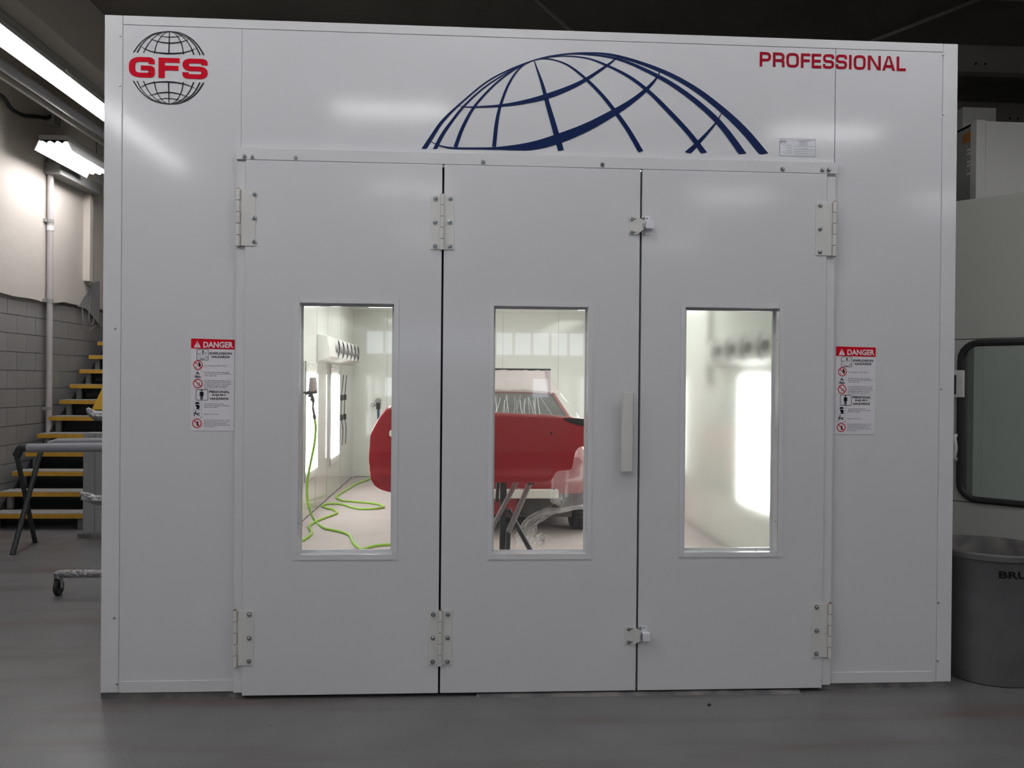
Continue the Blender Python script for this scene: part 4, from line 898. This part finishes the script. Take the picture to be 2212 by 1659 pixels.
# ------------------------------------------------------------------ the red car behind
CX = 2.27
CR = thing('red_car', 'red car facing the doors without its front bumper, masked in clear plastic', 'car', (CX, 6.4, 0))
def loft(bm, secs, caps=True):
    rows = [[bm.verts.new(p) for p in s] for s in secs]
    for a, b2 in zip(rows, rows[1:]):
        for k in range(len(a)-1): bm.faces.new((a[k], a[k+1], b2[k+1], b2[k]))
    if caps: bm.faces.new(rows[0]); bm.faces.new(rows[-1][::-1])
def sec(y, w_, zb_, zs, zt_, crown):
    h = [(w_*0.93, zb_), (w_, zb_+0.12), (w_*1.0, (zb_+zs)/2+0.03), (w_*0.97, zs), (w_*0.85, zt_), (w_*0.45, zt_+crown*0.8), (0, zt_+crown)]
    L = [(CX-a, y, b2) for a, b2 in h]; return L + [(CX+a, y, b2) for a, b2 in h[-2::-1]]
bm = B(); loft(bm, [sec(4.30, 0.70, 0.42, 0.60, 0.66, 0.02), sec(4.36, 0.80, 0.42, 0.68, 0.78, 0.03), sec(4.55, 0.86, 0.42, 0.76, 0.85, 0.04), sec(5.1, 0.89, 0.42, 0.83, 0.92, 0.05), sec(5.6, 0.90, 0.47, 0.88, 0.98, 0.04), sec(6.2, 0.90, 0.47, 0.92, 1.0, 0.02), sec(7.4, 0.90, 0.47, 0.93, 1.0, 0.02), sec(8.3, 0.88, 0.47, 0.92, 0.99, 0.02), sec(8.7, 0.80, 0.47, 0.85, 0.92, 0.02)])
A(obj('body', bm, 'carred', smooth=True), CR)
bm = B()      # sills between the wheels, rear apron
for s in (-1, 1): box(bm, min(CX+s*0.84, CX+s*0.78), max(CX+s*0.84, CX+s*0.78), 5.05, 7.3, 0.17, 0.48)
A(obj('sill', bm, 'carred', bevel=0.02), CR)
A(obj('underbody', bx(CX-0.62, CX+0.62, 4.42, 8.6, 0.16, 0.46), 'under'), CR)
for s in (-1, 1): A(obj('wheel_well', bx(CX+s*0.74-0.14, CX+s*0.74+0.12, 4.42, 5.05, 0.36, 0.425), 'under'), CR)
A(obj('crossmember', bx(CX-0.60, CX+0.05, 4.36, 4.42, 0.20, 0.37), 'carred'), CR)
A(obj('bumper_beam', bx(CX-0.5, CX+0.45, 4.16, 4.24, 0.385, 0.475), 'bbeam', bevel=0.012, label='bare cream bumper beam'), CR)
for s in (-0.35, 0.3):
    A(obj('beam_mount', bx(CX+s-0.04, CX+s+0.04, 4.24, 4.42, 0.39, 0.46), 'under'), CR)
c = P(1196, 1056, 4.155); bm = B(); lathe(bm, [(0.011, 0), (0.0005, 0.001)], (c.x, 4.159, c.z), 12, 'y'); A(obj('beam_hole', bm, 'dark'), CR)
pass
for s in (-1, 1):
    for y in (4.68, 7.75):
        bm = B(); xx = CX+s*0.73; lathe(bm, [(0.20, -0.10), (0.29, -0.10), (0.315, -0.07), (0.318, 0.0), (0.315, 0.07), (0.29, 0.10), (0.20, 0.10)], (xx, y, 0.32), 32, 'x'); wh = A(obj('tyre', bm, 'rubber', smooth=True), CR)
        gr = B()
        for k in range(36):
            a = 2*math.pi*k/36; 
            for j in (-0.055, -0.02, 0.02, 0.055): 
                cxx = Vector((xx+j, y+0.318*math.cos(a), 0.32+0.318*math.sin(a))); box(gr, cxx.x-0.013, cxx.x+0.013, cxx.y-0.01, cxx.y+0.01, cxx.z-0.01, cxx.z+0.01)
        obj('tread_blocks', gr, 'rubber', wh)
        bm = B(); lathe(bm, [(0.02, 0.09*s), (0.19, 0.085*s), (0.205, 0.10*s), (0.205, -0.10*s), (0.15, -0.06*s), (0.02, -0.05*s)], (xx, y, 0.32), 28, 'x'); obj('wheel_rim', bm, 'rim', wh, smooth=True)
# cabin with windscreen
def cab(y, w0, z0, w1, z1): return [(CX-w0, y, z0), (CX-w1, y, z1), (CX-w1*0.5, y, z1+0.02), (CX, y, z1+0.025), (CX+w1*0.5, y, z1+0.02), (CX+w1, y, z1), (CX+w0, y, z0)]
bm = B(); loft(bm, [cab(6.42, 0.66, 1.30, 0.60, 1.40), cab(6.7, 0.70, 1.2, 0.58, 1.425), cab(7.6, 0.70, 1.2, 0.58, 1.42), cab(8.1, 0.66, 1.15, 0.55, 1.34)]); A(obj('roof', bm, 'carred', smooth=True), CR)
def ws(z, n=9):      # windscreen line at height z
    f = (z-1.0)/0.42; y = 5.55+0.88*f; hw_ = 0.80-0.18*f; zc = 0.03
    return [(CX+hw_*(-1+2*k/(n-1)), y-0.10*(1-(-1+2*k/(n-1))**2), z-0.018*(abs(-1+2*k/(n-1))**2)) for k in range(n)]
bm = B(); loft(bm, [ws(0.98), ws(1.1), ws(1.2), ws(1.3), ws(1.405)], False); A(obj('windscreen', bm, 'wshield', smooth=True), CR)
for s in (-1, 1):
    bm = B(); loft(bm, [[(CX+s*0.80, 5.6, 1.0), (CX+s*0.64, 6.4, 1.40)], [(CX+s*0.82, 7.9, 1.0), (CX+s*0.60, 7.8, 1.40)]], False); A(obj('side_window', bm, 'wshield'), CR)
    bm = B(); tube(bm, [(CX+s*0.82, 5.52, 0.99), (CX+s*0.63, 6.41, 1.40)], 0.022, 8); A(obj('pillar', bm, 'carred', smooth=True), CR)
    bm = B(); bmesh.ops.create_uvsphere(bm, u_segments=14, v_segments=8, radius=0.1, matrix=Matrix.Translation((CX+s*0.89, 5.75, 1.06)) @ Matrix.Diagonal((0.85, 0.5, 0.75, 1))); A(obj('wing_mirror', bm, 'wshield', smooth=True), CR)
a = P(1040, 795, 7.2); b_ = P(1190, 795, 7.2)
bm = B(); box(bm, 2*CX-b_.x, b_.x, 7.2, 7.23, a.z-0.028, a.z+0.0); 
RK = A(obj('roof_bar', bm, 'dsteel', bevel=0.008), CR)
for s in (-1, 1):
    xx = CX+s*(b_.x-CX-0.05); bm = B(); prism(bm, [(xx-0.04, 7.2, a.z-0.028), (xx+0.04, 7.2, a.z-0.028), (xx+0.04+0.01*s, 7.2, 1.40), (xx+0.02, 7.2, 1.40)], (0, 0.04, 0)); A(obj('bar_foot', bm, 'dsteel'), CR)
# plastic film tented over the roof bar, roof, windscreen and mirrors
def film(name, rows, m, label, amp=0.012, seed=0, sub=2):
    bm = B(); n = 26; rr = []
    L = [catmull(r_, max(2, n//(len(r_)-1))) for r_ in rows]; mlen = min(len(r_) for r_ in L); L = [r_[:mlen] for r_ in L]
    cols = [catmull([r_[k] for r_ in L], 5) for k in range(mlen)]
    for k, cpts in enumerate(cols):
        row = []
        for j, p in enumerate(cpts):
            f = noise.noise(Vector((k*0.75+seed, j*0.10, seed)))*amp + noise.noise(Vector((k*0.2, j*0.3, seed+5)))*amp
            row.append(bm.verts.new(p+Vector((f*0.5, -abs(f)*1.6, f*0.8))))
        rr.append(row)
    for a, b2 in zip(rr, rr[1:]):
        for j in range(len(a)-1): bm.faces.new((a[j], a[j+1], b2[j+1], b2[j]))
    return tag(obj(name, bm, m, smooth=True), label, 'plastic sheet')
zr = a.z
hwb = b_.x-CX
def line(hw_, y, z, droop=0.02): return [(CX-hw_, y, z-droop), (CX-hw_*0.5, y, z), (CX, y, z+0.003), (CX+hw_*0.5, y, z), (CX+hw_, y, z-droop)]
film('masking_film', [line(hwb-0.01, 7.19, zr-0.026, 0.0), line(0.66, 6.75, 1.54, 0.02), line(0.72, 6.33, 1.445, 0.035)], 'film', 'milky plastic film tented from the roof bar down over the car roof', 0.022, 3)
film('masking_film', [line(0.72, 6.33, 1.445, 0.035), line(0.82, 5.86, 1.25, 0.04), line(0.95, 5.42, 1.05, 0.1)], 'film3', 'clear stretched plastic film pleated over the dark windscreen of the car', 0.022, 3)
bm = B()      # sharp pleats in the film over the windscreen
for k in range(26):
    f0 = random.uniform(-0.1, 1.0); z0 = 1.40-random.uniform(0, 0.08); z1 = 1.04+random.uniform(0, 0.14)
    x0 = CX-0.1+0.68*f0; x1 = x0+random.uniform(-0.12, 0.03)*(1.2-f0)+(0.16*f0 if f0 > 0.75 else 0); wd = random.uniform(0.002, 0.007)
    def wy(z): return 5.55+0.88*(z-1.0)/0.42-0.10-0.03
    mid = ((x0+x1)/2+random.uniform(-0.02, 0.02)); zm = (z0+z1)/2
    pts = [(x0, z0), (mid, zm), (x1, z1)]
    for (xa_, za), (xb_, zb_) in zip(pts, pts[1:]):
        v = [(xa_-wd/2, wy(za), za), (xa_+wd/2, wy(za)-0.004, za), (xb_+wd/2, wy(zb_)-0.004, zb_), (xb_-wd/2, wy(zb_), zb_)]
        poly(bm, v)
pl = [o for o in bpy.data.objects if o.name == 'masking_film.001'][0]
obj('pleat', bm, 'pale', pl)['kind'] = 'stuff'
# trailing sheet from the right fender down to the floor
def qs(*p): return [P(x, y, yy) for x, y, yy in p]
film('trailing_film', [qs((1290, 955, 3.9), (1262, 970, 3.9), (1240, 975, 3.9), (1222, 1000, 3.9), (1195, 1015, 3.9), (1188, 1030, 3.9)),
    qs((1285, 1040, 3.8), (1262, 1045, 3.8), (1240, 1052, 3.8), (1218, 1062, 3.8), (1200, 1068, 3.8), (1190, 1075, 3.8)),
    qs((1275, 1090, 3.7), (1250, 1094, 3.7), (1228, 1098, 3.7), (1210, 1098, 3.7), (1198, 1095, 3.7), (1190, 1098, 3.7))], 'film2', 'clear plastic sheet gathered at the right fender of the car', 0.05, 11)
film('trailing_film', [qs((1262, 1088, 3.6), (1264, 1092, 3.6), (1266, 1098, 3.6)), qs((1212, 1097, 3.5), (1212, 1101, 3.5), (1213, 1106, 3.5)), qs((1175, 1098, 3.45), (1180, 1112, 3.45), (1183, 1118, 3.45)), qs((1138, 1118, 3.4), (1145, 1130, 3.4), (1160, 1134, 3.4)),
    qs((1122, 1140, 3.35), (1136, 1146, 3.35), (1158, 1150, 3.35)), qs((1113, 1155, 3.3), (1128, 1165, 3.3), (1152, 1160, 3.3)), qs((1114, 1176, 3.2), (1132, 1180, 3.2), (1150, 1170, 3.2))], 'film2', 'twisted clear plastic sheet sweeping from the fender down to the floor', 0.03, 21)
film('trailing_film', [qs((1150, 1178, 3.0), (1160, 1182, 3.0), (1172, 1185, 3.0)), qs((1156, 1160, 3.0), (1166, 1168, 3.0), (1180, 1172, 3.0)), qs((1166, 1150, 3.0), (1176, 1154, 3.0), (1184, 1162, 3.0))], 'film2', 'small crumpled puff of clear plastic on the floor beside the stand', 0.05, 31)
c = P(1197, 1096, 3.6); bm = B(); lathe(bm, [(0.018, 0.0), (0.036, 0.006), (0.034, 0.022), (0.0005, 0.03)], (c.x, c.y, c.z), 18, 'y'); 
tag(obj('rubber_plug', bm, 'rubber', smooth=True), 'round black plug gathering the clear plastic sheet near the tyre', 'plug')

# ------------------------------------------------------------------ right side: white cabin, open door, trash can
CB = thing('mixing_cabin', 'white sheet-metal cabin with a stepped top behind the open white door', 'cabin', (5.42, 1.83, 0))
yc = 1.83; xl = P(2108, 350, yc).x; zt_ = P(2108, 258, yc).z
A(obj('front_panel', bx(xl+0.075, xl+2.6, yc, yc+0.04, 0, zt_-0.012), 'unit'), CB)
A(obj('corner_post', bx(xl, xl+0.072, yc-0.004, yc+0.07, 0, zt_), 'unit', bevel=0.003), CB)
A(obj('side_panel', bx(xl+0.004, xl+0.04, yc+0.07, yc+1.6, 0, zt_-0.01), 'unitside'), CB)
A(obj('top_panel', bx(xl+0.004, xl+2.6, yc+0.04, yc+1.6, zt_-0.03, zt_-0.012), 'unit'), CB)
a, b_ = P(2080, 231, yc+0.7), P(2152, 231, yc+0.7)
A(obj('top_box', bx(a.x, b_.x, yc+0.7, yc+1.1, zt_-0.012, a.z), 'unit', bevel=0.003), CB)
# warning label on the cabin side
za, zc_ = PX(2092, 286, xl).z, PX(2092, 345, xl).z
ya_, yb_ = PX(2096, 300, xl).y, PX(2079, 300, xl).y
t = thing('warning_label', 'faded warning label with orange header on the dark cabin side', 'label', (xl+0.002, ya_, za))
A(obj('header_band', bx(xl+0.001, xl+0.003, ya_, yb_, za-0.07, za), 'orange'), t)
A(obj('backing', bx(xl+0.001, xl+0.003, ya_, yb_, za-0.36, za-0.07), 'unitside'), t)
bm = B()
for k in range(8): box(bm, xl-0.0005, xl+0.001, ya_+0.04, yb_-0.06-0.05*(k % 3), za-0.11-k*0.03, za-0.095-k*0.03)
A(obj('small_print', bm, 'label'), t); [o for o in bpy.data.objects if o.name.startswith('small_print') and o.parent == t][0]['kind'] = 'stuff'
# open door, at an angle
dv = Vector((-0.663, 0.749, 0)); nv = Vector((-0.749, -0.663, 0))      # along the leaf, and out of it towards the viewer
DP = Vector((5.03, 0.73, 0))
OD = thing('open_cabin_door', 'tall white cabin door standing ajar with a black rubber edged window', 'door', tuple(DP))
def dq(u, d, z): p = DP+dv*u+nv*d; return (p.x, p.y, z)
def onleaf(px, py, d=0.0):      # pixel to (u, z) on the leaf
    rr = ray(px, py); o0 = DP+nv*d; tt = (o0-CAM).dot(nv)/rr.dot(nv); p = CAM+rr*tt; return (p-DP).dot(dv), p.z
zto = onleaf(2212, 415)[1]; UL = 0.50; UR = -0.75
def leafbox(bm, u0, u1, d0, d1, z0, z1):
    v = [bm.verts.new(dq(u, d, z)) for z in (z0, z1) for d in (d0, d1) for u in (u0, u1)]
    for f in ((0, 1, 3, 2), (4, 6, 7, 5), (0, 4, 5, 1), (2, 3, 7, 6), (0, 2, 6, 4), (1, 5, 7, 3)): bm.faces.new([v[i] for i in f])
u1, z1 = onleaf(2077, 742); u0 = -0.62; z0 = onleaf(2105, 1079)[1]; z1 = onleaf(2110, 741)[1]
def rrect(a0, a1, b0, b1, r, n=6):
    out = []
    for cx_, cy_, s in ((a1-r, b1-r, 0), (a0+r, b1-r, 90), (a0+r, b0+r, 180), (a1-r, b0+r, 270)):
        for k in range(n+1): out.append((cx_+r*math.cos(R(s+90*k/n)), cy_+r*math.sin(R(s+90*k/n))))
    return out
inn = rrect(u0, u1, z0, z1, 0.10); out_ = rrect(UR, UL, 0.04, zto, 0.001)
bm = B()
for d in (0.0, -0.04):
    vi = [bm.verts.new(dq(a, d, b2)) for a, b2 in inn]; vo = [bm.verts.new(dq(a, d, b2)) for a, b2 in out_]
    for k in range(len(vi)): j = (k+1) % len(vi); bm.faces.new((vi[k], vi[j], vo[j], vo[k]))
    if d == 0: v0 = (vi, vo)
    else:
        for k in range(len(vi)):
            j = (k+1) % len(vi); bm.faces.new((v0[0][k], v0[0][j], vi[j], vi[k])); bm.faces.new((v0[1][k], v0[1][j], vo[j], vo[k]))
bmesh.ops.remove_doubles(bm, verts=bm.verts[:], dist=0.0001)
A(obj('leaf', bm, 'door2'), OD)
bm = B(); rpts = [dq(a, 0.004, b2) for a, b2 in inn]; tube(bm, rpts+[rpts[0]], 0.021, 8); A(obj('window_gasket', bm, 'rubber', smooth=True), OD)
bm = B(); bm.faces.new([bm.verts.new(dq(a, -0.018, b2)) for a, b2 in inn]); r0 = bmesh.ops.extrude_face_region(bm, geom=bm.faces[:]); bmesh.ops.translate(bm, verts=[v for v in r0['geom'] if isinstance(v, bmesh.types.BMVert)], vec=nv*0.005)
A(obj('window_pane', bm, 'gglass'), OD)
for px, py in ((2140, 731), (2140, 1089)):
    z = onleaf(px, py)[1]; bm = B(); leafbox(bm, UR, UL, 0.0, 0.0015, z-0.003, z+0.002); A(obj('seam_line', bm, 'under'), OD)
uh, z_a = onleaf(2068, 940); z_b = onleaf(2068, 992)[1]
bm = B(); tube(bm, catmull([dq(uh-0.0, 0.0, z_a), dq(uh, 0.05, z_a-0.01), dq(uh-0.01, 0.06, (z_a+z_b)/2), dq(uh, 0.05, z_b+0.01), dq(uh, 0, z_b)], 5), 0.011, 8); A(obj('door_handle', bm, 'unit', smooth=True), OD)
ub, z_a = onleaf(2077, 800); z_b = onleaf(2077, 858)[1]
bm = B(); leafbox(bm, ub-0.02, ub+0.05, 0.0, 0.03, z_b, z_a); A(obj('catch_plate', bm, 'unit', bevel=0.003), OD)
bm = B(); leafbox(bm, ub+0.02, ub+0.06, 0.03, 0.05, z_b+0.02, z_a-0.03); A(obj('catch_lever', bm, 'rubber'), OD)
# trash can
cc = Vector((4.615, 0.215, 0))
TC = thing('trash_can', 'large round dark grey plastic trash can standing open beside the booth corner', 'trash can', tuple(cc))
Hh = 0.695
bm = B(); lathe(bm, [(0.0005, 0.012), (0.225, 0.012), (0.232, 0.0), (0.240, 0.006), (0.262, 0.30), (0.272, 0.55), (0.276, 0.56), (0.278, 0.63), (0.285, 0.655), (0.298, 0.66), (0.300, Hh-0.008), (0.294, Hh), (0.283, Hh)], tuple(cc), 56); A(obj('body', bm, 'can', smooth=True), TC)
bm = B(); lathe(bm, [(0.283, Hh), (0.278, Hh-0.02), (0.268, 0.5), (0.252, 0.2), (0.23, 0.02), (0.0005, 0.018)], tuple(cc), 56); A(obj('inside', bm, 'canin', smooth=True), TC)
for ang in (185, 5):
    c = cc+Vector((math.cos(R(ang))*0.298, math.sin(R(ang))*0.298, 0.62)); bm = B(); box(bm, c.x-0.025, c.x+0.025, c.y-0.07, c.y+0.07, c.z-0.06, c.z+0.03); A(obj('grab_handle', bm, 'can', bevel=0.01), TC)
# moulded word on the can, wrapped round the wall
V, F = textpolys('BRUTE', 0.03); mx, Mx = min(v.x for v in V), max(v.x for v in V); my, My = min(v.y for v in V), max(v.y for v in V)
a0 = R(245); bm = B(); wd = 0.225; vs = []
for v in V:
    uu = (v.x-mx)/(Mx-mx)*wd; ang = a0+uu/0.277; vs.append(bm.verts.new((cc.x+0.2795*math.cos(ang), cc.y+0.2795*math.sin(ang), 0.575+(v.y-my)/(My-my)*0.037)))
for f in F:
    try: bm.faces.new([vs[i] for i in f])
    except ValueError: pass
me = bpy.data.meshes.new('lettering'); bm.to_mesh(me); bm.free(); A(link('lettering', me, 'black'), TC)
# a dropped nut in front of the doors
c = PZ(1532, 1524); bm = B(); lathe(bm, [(0.004, 0.0), (0.009, 0.0), (0.009, 0.007), (0.004, 0.007)], (c.x, c.y, 0), 6)
tag(obj('dropped_nut', bm, 'seam'), 'tiny dark nut lying on the floor before the doors', 'nut')
